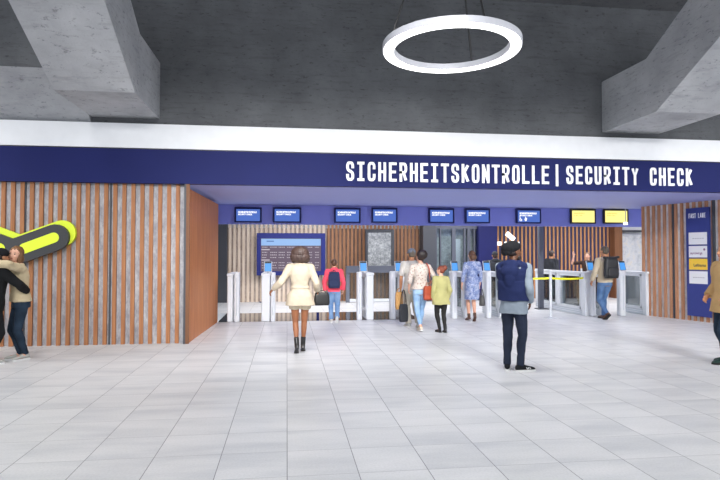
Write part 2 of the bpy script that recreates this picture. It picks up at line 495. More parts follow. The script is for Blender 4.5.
# ------------------------------------------------------------------ lettering
def arc(cx, cy, rx, ry, a0, a1, n=5):
    return [(cx+rx*math.cos(R(a0+(a1-a0)*i/n)), cy+ry*math.sin(R(a0+(a1-a0)*i/n))) for i in range(n+1)]
GL = {
 'S': [[(1, .76)] + arc(.68, .80, .32, .20, 0, 90) + arc(.32, .80, .32, .20, 90, 180) + arc(.34, .74, .34, .20, 180, 250, 3) + [(.72, .46)] + arc(.66, .26, .34, .20, 55, 0, 3) + arc(.68, .20, .32, .20, 0, -90) + arc(.32, .20, .32, .20, -90, -180) + [(0, .24)]],
 'C': [[(1, .72)] + arc(.68, .80, .32, .20, 0, 90) + arc(.32, .80, .32, .20, 90, 180) + arc(.32, .20, .32, .20, 180, 270) + arc(.68, .20, .32, .20, 270, 360) + [(1, .28)]],
 'O': [arc(.68, .80, .32, .20, 0, 90) + arc(.32, .80, .32, .20, 90, 180) + arc(.32, .20, .32, .20, 180, 270) + arc(.68, .20, .32, .20, 270, 360) + [(1, .80)]],
 'I': [[(.08, 1), (.92, 1)], [(.5, 1), (.5, 0)], [(.08, 0), (.92, 0)]],
 'H': [[(0, 0), (0, 1)], [(1, 0), (1, 1)], [(0, .5), (1, .5)]],
 'E': [[(1, 1), (0, 1), (0, 0), (1, 0)], [(0, .5), (.85, .5)]],
 'R': [[(0, 0), (0, 1), (.66, 1)] + arc(.66, .74, .34, .26, 90, -90, 8) + [(0, .48)], [(.5, .48), (1, 0)]],
 'T': [[(-.04, 1), (1.04, 1)], [(.5, 1), (.5, 0)]],
 'K': [[(0, 0), (0, 1)], [(1, 1), (.1, .48)], [(.28, .58), (1, 0)]],
 'N': [[(0, 0), (0, 1)], [(1, 0), (1, 1)], [(.04, .94), (.96, .06)]],
 'L': [[(0, 1), (0, 0), (1, 0)]],
 'U': [[(0, 1)] + arc(.32, .22, .32, .22, 180, 270) + arc(.68, .22, .32, .22, 270, 360) + [(1, 1)]],
 'Y': [[(-.04, 1), (.5, .48), (1.04, 1)], [(.5, .48), (.5, 0)]],
 'F': [[(1, 1), (0, 1), (0, 0)], [(0, .5), (.85, .5)]],
 'A': [[(-.04, 0), (.42, 1), (.58, 1), (1.04, 0)], [(.12, .32), (.88, .32)]],
 '|': [[(.5, -.12), (.5, 1.1)]],
}
def glyph(ch, w, h, st, fn, depth):
    """one letter: strokes as joined bars, mapped by fn(u, v, d)"""
    b = MB(); e = 0
    for path in GL[ch]:
        P = []
        for p in path:
            q = Vector((p[0]*(w-st)+st/2, p[1]*(h-st)+st/2))
            if not P or (q-P[-1]).length > 1e-5: P.append(q)
        closed = len(P) > 3 and (P[0]-P[-1]).length < 1e-4
        if closed: P = P[:-1]
        n = len(P)
        # square ends on straight strokes that start or finish on a corner of the cap height
        if not closed:
            for a, c in ((0, 1), (n-1, n-2)):
                t = (P[a]-P[c]).normalized()
                if abs(t.x) < .05 or abs(t.y) < .05: P[a] = P[a] + t*st/2
        L_, R_ = [], []
        for k in range(n):
            ta = (P[k]-P[k-1]).normalized() if (k > 0 or closed) else None
            tb = (P[(k+1) % n]-P[k]).normalized() if (k < n-1 or closed) else None
            ta = ta or tb; tb = tb or ta
            na = Vector((-ta.y, ta.x)); nb = Vector((-tb.y, tb.x)); m = (na+nb).normalized()
            sc = min(1/max(m.dot(na), 0.35), 1.9)
            L_.append(P[k]+m*st/2*sc); R_.append(P[k]-m*st/2*sc)
        m_ = n if closed else n-1
        dd = depth + e; e += 0.0006
        V = []
        for k in range(n):
            for q in (L_[k], R_[k]): V += [fn(q.x, q.y, 0), fn(q.x, q.y, dd)]
        F = []
        for k in range(m_):
            a, c = k*4, ((k+1) % n)*4
            F += [(a+1, a+3, c+3, c+1), (a, c, c+2, a+2), (a, a+1, c+1, c), (a+2, c+2, c+3, a+3)]
        if not closed: F += [(0, 2, 3, 1), ((n-1)*4, (n-1)*4+1, (n-1)*4+3, (n-1)*4+2)]
        b.add(V, F)
    return b
sg = thing('wall_lettering', 'large white capital letters reading SICHERHEITSKONTROLLE | SECURITY CHECK on the navy fascia', 'lettering', (1.09, FY, 2.97))
def wordline(text, x0, x1, z, h, root, name='letter'):
    n = len(text); adv = (x1-x0)/(n-0.27)
    for i, ch in enumerate(text):
        if ch == ' ': continue
        w = adv*0.73
        ox = x0 + i*adv - 1.09
        bb = glyph(ch, w, h, 0.050, lambda u, v, d: (ox+u, -0.02+0.02-d, z-2.97+v), 0.015)
        build(bb, name, 'letter', root)
wordline('SICHERHEITSKONTROLLE', 1.09, 5.08, 2.975, 0.36, sg)
wordline('|', 5.17, 5.32, 2.975, 0.36, sg, 'divider_bar')
wordline('SECURITY CHECK', 5.44, 8.15, 2.985, 0.36, sg)

# ------------------------------------------------------------------ ring lamp
rl = thing('ring_lamp', 'glowing white ring pendant lamp hanging from thin cables below dark concrete', 'lamp', (1.89, 6.24, 3.98))
def annulus(b, r0, r1, z0, z1, seg=72):
    rg = []
    for k in range(seg):
        c, s_ = math.cos(2*PI*k/seg), math.sin(2*PI*k/seg)
        rg.append([(r0*c, r0*s_, z0), (r1*c, r1*s_, z0), (r1*c, r1*s_, z1), (r0*c, r0*s_, z1)])
    V = [q for r_ in rg for q in r_]; F = []
    for i in range(seg):
        j = (i+1) % seg
        for k in range(4): F.append((i*4+k, i*4+(k+1) % 4, j*4+(k+1) % 4, j*4+k))
    b.add(V, F)
b = MB(); annulus(b, 0.660, 0.800, 0.0, 0.070); part_label(build(b, 'ring_housing', 'ring_body', rl), 'grey metal ring housing')
b = MB(); annulus(b, 0.672, 0.788, -0.012, -0.001); part_label(build(b, 'diffuser', 'ring_glow', rl), 'glowing white diffuser ring')
for a in (168, 52, -78):
    p = (0.73*math.cos(R(a)), 0.73*math.sin(R(a)), 0.055)
    b = MB(); b.tube([p, (0.03*math.cos(R(a)), 0.03*math.sin(R(a)), 2.26)], 0.013, 6); build(b, 'cable', 'black', rl)
b = MB(); b.tube([(0, 0, 2.24), (0, 0, 2.30), (0, 0, 2.32), (0, 0, 2.64)], [0.10, 0.10, 0.02, 0.02], 20); build(b, 'ceiling_canopy', 'ring_body', rl)

# ------------------------------------------------------------------ the chevron sign on the left wall
def stad(p, q, r, n=10):
    """stadium outline round the line p-q, ccw"""
    p = Vector(p); q = Vector(q); a = math.atan2(q.y-p.y, q.x-p.x)
    return [(q.x+r*math.cos(a-PI/2+PI*i/n), q.y+r*math.sin(a-PI/2+PI*i/n)) for i in range(n+1)] + [(p.x+r*math.cos(a+PI/2+PI*i/n), p.y+r*math.sin(a+PI/2+PI*i/n)) for i in range(n+1)]
cs = thing('wall_emblem', 'lime and dark grey rounded V shaped emblem mounted on the wooden slats', 'sign', (-4.68, 10.41, 0))
def chev(r, zoff, xoff, y0, y1, mt, name):
    L_ = (0.69, 0.27)
    obs = []
    b = MB()
    for i, sx in enumerate((1, -1)):
        e = 0.0015*i
        b.prism([(u, v) for u, v in stad((0.0+xoff, 1.63+zoff), (sx*L_[0]+xoff, 1.63+L_[1]+zoff), r)] , lambda u, v, d: (u, d, v), y0-e, y1)
    return build(b, name, mt, cs)
chev(0.225, 0.075, 0.085, -0.07, 0.0, 'lime', 'lime_backing')
chev(0.225, 0.0, 0.0, -0.15, -0.07, 'anthracite', 'dark_face')
for sx in (1, -1):
    b = MB(); b.prism(stad((sx*0.20, 1.63+0.075), (sx*0.67, 1.63+0.262), 0.088), lambda u, v, d: (u, d, v), -0.158, -0.14)
    build(b, 'lime_inlay', 'lime', cs)

# ------------------------------------------------------------------ overhead screens
SCR = [(-1.32, -0.64, 2.415, 2.80, 'b'), (-0.36, 0.36, 2.415, 2.81, 'b'), (1.21, 1.90, 2.42, 2.815, 'b'), (2.19, 2.88, 2.43, 2.825, 'b'), (3.72, 4.42, 2.435, 2.83, 'b'),
       (4.72, 5.41, 2.44, 2.835, 'b'), (6.15, 6.86, 2.445, 2.84, 'w'), (7.71, 8.45, 2.45, 2.855, 'y'), (8.68, 9.42, 2.455, 2.86, 'y')]
SLAB = ['overhead blue screen nearest the veneer box, first from the left', 'overhead blue screen above the big departure board, second from the left', 'overhead blue screen third from the left, over the boy in red',
        'overhead blue screen fourth from the left, above the speckled window', 'overhead blue screen fifth from the left, above the dark column', 'overhead blue screen sixth from the left, above the woman in the floral dress',
        'overhead blue screen with two white symbols, above the man in the black hat', 'overhead yellow screen, the left one of the two', 'overhead yellow screen, the right one, nearest the slatted wall']
for (x0, x1, z0, z1, kd), lb in zip(SCR, SLAB):
    cx = (x0+x1)/2; w = x1-x0; h = z1-z0
    t = thing('overhead_screen', lb, 'screen', (cx, 14.46, z0), 0, 'screens along the violet panel')
    b = MB(); b.box(-w/2, w/2, -0.09, -0.03, 0, h); build(b, 'casing', 'black' if kd == 'y' else 'navy_dark', t, bevel=0.006)
    b = MB(); b.box(-0.12, 0.12, -0.03, 0.0, 0.08, h-0.08); build(b, 'bracket', 'dkgrey', t)
    b = MB(); b.box(-w/2+0.045, w/2-0.045, -0.096, -0.0905, 0.035, h-0.05); d = build(b, 'display', 'screen_yellow' if kd == 'y' else 'screen_blue', t)
    mt = 'text_dim' if kd == 'y' else 'text_white'
    def at(u, v): return Matrix(((1,0,0,u), (0,0,-1,-0.097), (0,1,0,v), (0,0,0,1)))
    put_text('SICHERHEITSKONTROLLE', 0.060, at(-w/2+0.09, h-0.145), mt, 'text_line', t, w*0.68 if kd != 'y' else w*.42, 0.0025 if kd != 'y' else 0)
    put_text('SECURITY CHECK', 0.050, at(-w/2+0.09, h-0.20), mt, 'text_line', t, w*0.52 if kd != 'y' else w*.34, 0.002 if kd != 'y' else 0)
    if kd == 'w':
        b = MB()    # wheelchair and family symbols
        b.prism([(-.255+.012*math.cos(2*PI*k/10), .175+.012*math.sin(2*PI*k/10)) for k in range(10)], lambda u, v, d: (u, d, v), -0.099, -0.0965)
        for p, q in (((-.255, .16), (-.245, .115)), ((-.245, .115), (-.215, .11)), ((-.215, .11), (-.20, .075))):
            p = Vector(p); q = Vector(q); n = Vector((-(q-p).y, (q-p).x)).normalized()*0.009
            b.prism([p-n, q-n, q+n, p+n], lambda u, v, d: (u, d, v), -0.099, -0.0965)
        ring = [(-.235+.04*math.cos(R(a)), .10+.04*math.sin(R(a))) for a in range(150, 345, 15)]
        b.prism(ring + [(-.235+.026*math.cos(R(a)), .10+.026*math.sin(R(a))) for a in range(330, 140, -15)], lambda u, v, d: (u, d, v), -0.099, -0.0965)
        build(b, 'wheelchair_symbol', 'text_white', t)
        b = MB()
        b.prism([(-.095+.017*math.cos(2*PI*k/10), .165+.017*math.sin(2*PI*k/10)) for k in range(10)], lambda u, v, d: (u, d, v), -0.099, -0.0965)
        b.prism([(-.105, .06), (-.075, .06), (-.05, .14), (-.10, .145), (-.13, .11)], lambda u, v, d: (u, d, v), -0.099, -0.0965)
        build(b, 'child_symbol', 'text_white', t)

# ------------------------------------------------------------------ departure board
db = thing('departure_board', 'big departure board in a navy frame standing before the pale slats', 'display board', (0.145, 18.85, 0.0))
b = MB(); fx0, fx1, fz0, fz1 = -1.145, 1.145, 0.90, 2.32
b.box(fx0, fx1, 0, 0.12, fz0, 1.04); b.box(fx0, fx1, 0, 0.12, 2.14, fz1); b.box(fx0, -1.01, 0, 0.12, 1.04, 2.14); b.box(1.0, fx1, 0, 0.12, 1.04, 2.14)
build(b, 'frame', 'navy_frame' if 'navy_frame' in M else 'navy', db, bevel=0.01)
for xx in (-0.9, 0.9):
    b = MB(); b.box(xx-0.04, xx+0.04, 0.05, 0.11, 0.0, 0.9); b.box(xx-0.15, xx+0.15, 0.0, 0.16, 0, 0.02)
    build(b, 'stand', 'navy', db)
b = MB(); b.box(-1.01, 1.0, 0.05, 0.10, 1.04, 2.14); d = build(b, 'screen', 'board_body', db)
b = MB(); b.box(-1.0, 0.99, 0.043, 0.049, 1.90, 2.13); build(b, 'heading_band', 'board_head', db)
b = MB(); b.box(-0.82, -0.58, 0.038, 0.042, 2.03, 2.06); build(b, 'heading_text', 'board_blue', db)
rr = random.Random(3)
for i in range(9):
    z = 1.835 - i*0.087
    b = MB()
    if i in (1, 5): b.box(-0.99, -0.72, 0.045, 0.049, z, z+0.03); build(b, 'timetable_row', 'board_text', db); continue
    for x0, x1 in ((-0.97, -0.80), (-0.70, -0.48), (-0.42, -0.22), (-0.14, 0.10), (0.55, 0.72), (0.80, 0.93)):
        xx = x0
        while xx < x1 - 0.02:
            w = rr.uniform(0.02, 0.05); b.box(xx, min(xx+w, x1), 0.045, 0.049, z, z+0.022); xx += w + 0.018
    build(b, 'timetable_row', 'board_text', db)

# ------------------------------------------------------------------ speckled window poster, glass counter, map poster, pole
t = thing('framed_panel', 'upright dark framed panel of speckled frosted glass above the grey counter', 'panel', (3.155, 18.80, 0))
b = MB()
b.box(-0.50, -0.42, 0, 0.1, 1.12, 2.46); b.box(0.40, 0.50, 0, 0.1, 1.12, 2.46); b.box(-0.42, 0.40, 0, 0.1, 2.36, 2.46); b.box(-0.42, 0.40, 0, 0.1, 1.12, 1.20)
build(b, 'frame', 'charcoal', t, bevel=0.006)
b = MB(); b.box(-0.42, 0.40, 0.04, 0.06, 1.20, 2.36); build(b, 'frosted_pane', 'static', t)
for xx in (-0.46, 0.45):
    b = MB(); b.box(xx-0.03, xx+0.03, 0.02, 0.08, 0, 1.12); build(b, 'post', 'charcoal', t)
t = thing('glass_counter', 'low dark grey framed glass counter in front of the brown slats', 'counter', (3.28, 18.45, 0))
b = MB(); b.box(-1.33, 1.30, -0.05, 0.25, 0.99, 1.22); build(b, 'top_beam', 'dkgrey', t, bevel=0.008)
for xx in (-1.27, 1.24):
    b = MB(); b.box(xx-0.06, xx+0.06, -0.02, 0.10, 0, 0.99); build(b, 'leg', 'dkgrey', t)
b = MB(); b.box(-1.21, 1.18, 0.0, 0.06, 0.02, 0.12); build(b, 'bottom_rail', 'ltgrey', t)
b = MB(); b.box(-1.21, 1.18, 0.025, 0.035, 0.12, 0.99); build(b, 'glass_pane', 'glass', t)
t = thing('wall_poster', 'tall pale mottled poster on the back wall right of the wooden slats', 'poster', (12.75, 19.29, 0))
b = MB(); b.box(-0.50, 0.42, -0.03, 0, 0.98, 2.38); build(b, 'frame', 'ltgrey', t)
b = MB(); b.box(-0.46, 0.38, -0.035, -0.031, 1.02, 2.34); build(b, 'poster_sheet', 'mapposter', t)
t = tag(build((lambda b: (b.box(12.05, 13.0, 19.05, 19.25, 2.42, 2.5), b)[1])(MB()), 'blind_rail', 'charcoal'), 'dark horizontal rail above the pale poster', 'rail')
t = thing('square_post', 'slim dark grey post with a floor plate behind the yellow belts', 'post', (7.40, 15.57, 0))
b = MB(); b.box(-0.065, 0.065, -0.065, 0.065, 0.02, 2.88); build(b, 'post_tube', 'dkgrey', t, bevel=0.008)
b = MB(); b.box(-0.14, 0.20, -0.14, 0.14, 0, 0.02); build(b, 'floor_plate', 'charcoal', t)
# white illuminated bars hung before the wooden slats
t = thing('light_sign', 'white glowing bars forming a winged mark on the brown slats beside the hat', 'sign', (7.9, 19.29, 0))
def bar2(p, q, w, nm):
    p = Vector(p); q = Vector(q); n = Vector((-(q-p).y, (q-p).x)).normalized()*w/2
    b = MB(); b.prism([p-n, q-n, q+n, p+n], lambda u, v, d: (u, d, v), -0.06, 0.0); build(b, nm, 'lamp_glow', t)
bar2((-0.54, 1.995), (-0.24, 1.995), 0.125, 'light_bar'); bar2((-0.10, 1.995), (0.44, 1.995), 0.125, 'light_bar'); bar2((-0.03, 2.37), (0.25, 2.14), 0.15, 'light_bar')
t = thing('ceiling_spot', 'small white spot lamp under the violet panel beside the right slatted wall', 'lamp', (9.28, 14.3, 2.42))
b = MB(); b.tube([(0, 0, 0), (0, 0, 0.07)], 0.055, 16); build(b, 'lamp_head', 'lamp_glow', t)
b = MB(); b.tube([(0, 0, 0.07), (0, 0, 0.45)], 0.012, 8); build(b, 'lamp_rod', 'ltgrey', t)

# ------------------------------------------------------------------ fast lane sign on the right wall
fl = thing('lane_sign', 'tall navy sign reading FAST LANE on the right slatted wall', 'sign', A + WD*1.3)
def loc(v): return v - (A + WD*1.3)
def fbox(s0, s1, d0, d1, z0, z1):
    b = MB(); b.obox(loc(onw((s0+s1)/2, (d0+d1)/2, (z0+z1)/2)), WD, WN, (0,0,1), abs(s1-s0)/2, abs(d1-d0)/2, (z1-z0)/2); return b
build(fbox(1.01, 1.60, 0.0, 0.035, 0.12, 2.72), 'sign_panel', 'navy_sign' if 'navy_sign' in M else 'navy', fl)
def sfn(s0, z0): return lambda u, v, d: loc(onw(s0+u, 0.036+d, z0+v))
for i, ch in enumerate('FAST LANE'):
    if ch == ' ': continue
    build(glyph(ch, 0.038, 0.115, 0.016, sfn(1.085+i*0.048, 2.475), 0.004), 'letter', 'letter', fl)
def smtx(s, z, d=0.043):
    o = loc(onw(s, d, z)); return Matrix(((WD.x, 0, WN.x, o.x), (WD.y, 0, WN.y, o.y), (0, 1, 0, o.z), (0, 0, 0, 1)))
for z0, z1, mt, tx, ink, sz, wd in ((1.84, 2.13, 'plate_white', 'airline', 'ink_grey', .08, .26), (1.53, 1.805, 'plate_white', 'eurowings', 'ink_plum', .09, .30), (1.235, 1.50, 'plate_yellow', 'Lufthansa', 'ink_navy', .10, .30), (0.90, 1.20, 'plate_white', 'lounge', 'ink_grey', .08, .26)):
    pl = build(fbox(1.08, 1.535, 0.036, 0.042, z0, z1), 'name_plate', mt, fl)
    part_label(pl, {'plate_yellow': 'yellow name plate'}.get(mt, 'white name plate'))
    if tx in ('eurowings', 'Lufthansa'):
        put_text(tx, sz, smtx(1.12 if tx == 'eurowings' else 1.20, z0+0.075), ink, 'plate_text', pl, wd, 0.001)
    else:
        bb = MB()
        for k in range(5): bb.obox(loc(onw(1.20+k*0.06, 0.0435, (z0+z1)/2)), WD, WN, (0,0,1), 0.022, 0.0012, 0.008)
        build(bb, 'plate_mark', ink, pl)
    if tx == 'eurowings':
        bb = MB()
        for a in range(4): bb.obox(loc(onw(1.47, 0.0435, z0+0.19)), WD*math.cos(a*PI/4)+Vector((0,0,1))*math.sin(a*PI/4), WN, WD*-math.sin(a*PI/4)+Vector((0,0,1))*math.cos(a*PI/4), 0.028, 0.0012+a*0.0002, 0.006)
        build(bb, 'plate_star', ink, pl)

# ------------------------------------------------------------------ security gates
def gate(label, x, w, ped, scan=None, yf=13.52, ln=1.3, h=1.15, low=False):
    """x: left edge of the front post, w: its width, ped: (left, right) of the scanner pedestal or None"""
    t = thing('security_gate', label, 'gate', (x+w/2, yf, 0), 0, 'security gates across the passage')
    b = MB()
    b.box(-w/2, w/2, 0, 0.20, 0, h-0.06); b.box(-w/2, w/2, 0.12, ln, 0, 0.17); b.box(-w/2, w/2, ln-0.16, ln, 0.1, h-0.06)
    if ln > 2: b.box(-w/2, w/2, ln/2-0.08, ln/2+0.08, 0.1, h-0.06)
    build(b, 'housing', 'gate', t, bevel=0.02)
    b = MB(); b.box(-w/2-0.012, w/2+0.012, -0.02, ln+0.02, h-0.07, h); build(b, 'top_rail', 'gate', t, bevel=0.02)
    for k in range(3):
        b = MB(); b.box(-w/2-0.012, w/2+0.012, 0.14, ln-0.05, 0.03+0.05*k, 0.05+0.05*k); build(b, 'kick_strip', 'gate2', t, bevel=0.004)
    segs = [(0.20, ln-0.16)] if ln < 2 else [(0.20, ln/2-0.08), (ln/2+0.08, ln-0.16)]
    for a, c in segs:
        b = MB(); z0, z1 = 0.17, h-0.07
        for (y0, y1, q0, q1) in ((a, a+0.05, z0, z1), (c-0.05, c, z0, z1), (a, c, z0, z0+0.05), (a, c, z1-0.06, z1)): b.box(-w/2-0.006, w/2+0.006, y0, y1, q0, q1)
        wfm = build(b, 'window_frame', 'gate', t)
        b = MB(); b.box(-0.006, 0.006, a+0.05, c-0.05, z0+0.05, z1-0.06); build(b, 'window_pane', 'glass', wfm)
    if ped:
        p0, p1 = ped[0]-x-w/2, ped[1]-x-w/2; pc = (p0+p1)/2; pr = (p1-p0)/2
        b = MB(); yc = 0.10
        pts = [(pc+pr*(abs(math.cos(a))**0.6)*(1 if math.cos(a) > 0 else -1), yc+0.10*(abs(math.sin(a))**0.6)*(1 if math.sin(a) > 0 else -1)) for a in [2*PI*k/24 for k in range(24)]]
        b.prism(pts, lambda u, v, d: (u, v, d), 0, h+0.02)
        pd = build(b, 'scanner_pedestal', 'gate', t, bevel=0.015)
        b = MB(); b.box(pc-0.008, pc+0.008, yc-0.102, yc-0.095, 0.15, h-0.1); build(b, 'seam_strip', 'gate2', pd)
    if scan is not None:
        sx = scan-x-w/2
        n = Vector((0, -math.cos(R(18)), math.sin(R(18)))); up = Vector((0, math.sin(R(18)), math.cos(R(18)))); ax = Vector((1, 0, 0))
        c = Vector((sx, 0.08, h+0.155))
        b = MB(); b.obox(c, ax, n, up, 0.095, 0.018, 0.135); s1 = part_label(build(b, 'scanner', 'gate', t, bevel=0.014), 'white scanner with a blue screen')
        b = MB(); b.obox(c+n*0.019-up*0.02, ax, n, up, 0.075, 0.002, 0.10); build(b, 'scanner_screen', 'screen_sky', s1)
        b = MB(); b.obox(c+n*0.019+up*0.105, ax, n, up, 0.05, 0.002, 0.016); build(b, 'scanner_camera', 'black', s1)
        b = MB(); b.tube([(sx, 0.10, h), (sx, 0.09, h+0.06)], 0.025, 10); build(b, 'scanner_neck', 'ltgrey', s1)
        b = MB(); b.obox(c+n*0.0185, ax, n, up, 0.083, 0.0012, 0.125); build(b, 'screen_bezel', 'charcoal', s1)
    return t
gate('white gate nearest the veneer box, without a scanner', -1.40, 0.13, (-1.25, -1.11), None)
gate('white gate with a blue scanner left of the woman in the cream jacket', -0.60, 0.20, (-0.385, -0.27), -0.45)
gate('white gate with a blue scanner just right of the boy in red', 1.93, 0.18, (1.70, 1.83), 1.865)
gate('white gate with a blue scanner left of the couple with bags', 2.76, 0.18, (2.52, 2.67), 2.75)
gate('white gate with a blue scanner just left of the woman in the floral dress', 4.41, 0.20, (4.09, 4.24), 4.18)
gate('white gate with a blue scanner right of the woman in the floral dress', 5.33, 0.20, (4.98, 5.13), 5.02)
gate('long white glass gate running back beside the yellow belts', 7.66, 0.16, (7.80, 8.0), 7.86, 13.60, 2.9)
gate('white gate with a blue scanner against the right slatted wall', 9.33, 0.18, (8.60, 8.78), 8.71)
t = thing('lane_barrier', 'white barrier post set beside the backpack man gate', 'barrier', (8.22, 13.55, 0))
b = MB(); b.box(-0.08, 0.08, 0, 0.22, 0, 1.09); build(b, 'post_body', 'gate', t, bevel=0.02)
b = MB(); b.box(-0.075, 0.075, 0.22, 1.2, 0.0, 0.17); b.box(-0.06, 0.06, 0.22, 1.2, 1.0, 1.07); b.box(-0.06, 0.06, 1.05, 1.2, 0.17, 1.0); build(b, 'side_frame', 'gate', t, bevel=0.01)
b = MB(); b.box(-0.006, 0.006, 0.22, 1.05, 0.17, 1.0); build(b, 'glass_pane', 'glass', t)

# ------------------------------------------------------------------ belt posts and belts
def belt_post(label, x, y, h=1.13):
    t = thing('belt_post', label, 'barrier post', (x, y, 0))
    b = MB(); b.tube([(0, 0, 0), (0, 0, 0.012), (0, 0, 0.03)], [0.17, 0.165, 0.06], 28); build(b, 'base', 'ltgrey', t)
    b = MB(); b.tube([(0, 0, 0.02), (0, 0, h-0.1)], 0.035, 16); build(b, 'pole', 'gate', t)
    b = MB(); b.tube([(0, 0, h-0.1), (0, 0, h)], 0.043, 16); build(b, 'belt_head', 'gate', t)
    return t
belt_post('white belt post in front, carrying the nearer yellow belt', 6.60, 13.34, 1.2)
belt_post('white belt post further back, left of the dark post', 8.45, 18.1, 1.12)
belt_post('white belt post at the back, between the two yellow belts', 10.1, 18.1, 1.12)
def belt(label, p, q, sag=0.02, w=0.05):
    p = Vector(p); q = Vector(q); b = MB(); n = 12
    d = (q-p).normalized(); s_ = d.cross(Vector((0,0,1))).normalized()*0.0015
    rg = []
    for i in range(n+1):
        f = i/n; c = p.lerp(q, f) - Vector((0,0,1))*(sag*4*f*(1-f))
        rg.append([c+s_-Vector((0,0,w/2)), c-s_-Vector((0,0,w/2)), c-s_+Vector((0,0,w/2)), c+s_+Vector((0,0,w/2))])
    b.rings(rg); return tag(build(b, 'barrier_belt', 'yellow'), label, 'belt', 'yellow barrier belts')
belt('nearer yellow belt from the gate behind the man in the hat to the front post', (5.56, 13.60, 1.02), (6.56, 13.34, 1.0))
belt('nearer yellow belt from the front post to the long glass gate', (6.64, 13.34, 1.0), (7.64, 13.62, 0.99))
belt('further yellow belt behind the nearer one', (8.49, 18.1, 0.99), (10.06, 18.1, 0.99))
belt('yellow belt at the right, behind the gate by the slatted wall', (10.14, 18.1, 0.99), (12.0, 18.1, 0.99))
# ------------------------------------------------------------------ people
def V3(*a): return Vector(a)
def rotz(v, a): c, s = math.cos(a), math.sin(a); return Vector((v[0]*c-v[1]*s, v[0]*s+v[1]*c, v[2]))
def ik(a, c, l1, l2, hint):
    d = c-a; L = d.length
    if L > (l1+l2)*0.998:
        c = a + d*((l1+l2)*0.998/L); d = c-a; L = d.length
    L = max(L, abs(l1-l2)+0.01)
    x = (l1*l1-l2*l2+L*L)/(2*L); h = math.sqrt(max(l1*l1-x*x, 0))
    u = d.normalized(); n = hint - u*hint.dot(u)
    n = n.normalized() if n.length > 1e-5 else u.orthogonal().normalized()
    return a + u*x + n*h, c

SKIN = {}
def skin(name, h1, h2):
    if name not in SKIN: SKIN[name] = mat('skin_'+name, h1, 0.5, col2=h2, vscale=5)
    return SKIN[name]
EYE = mat('eye', '2a2220', 0.25); 
def lipm(name, h): 
    return mat('lips_'+name, h, 0.4)

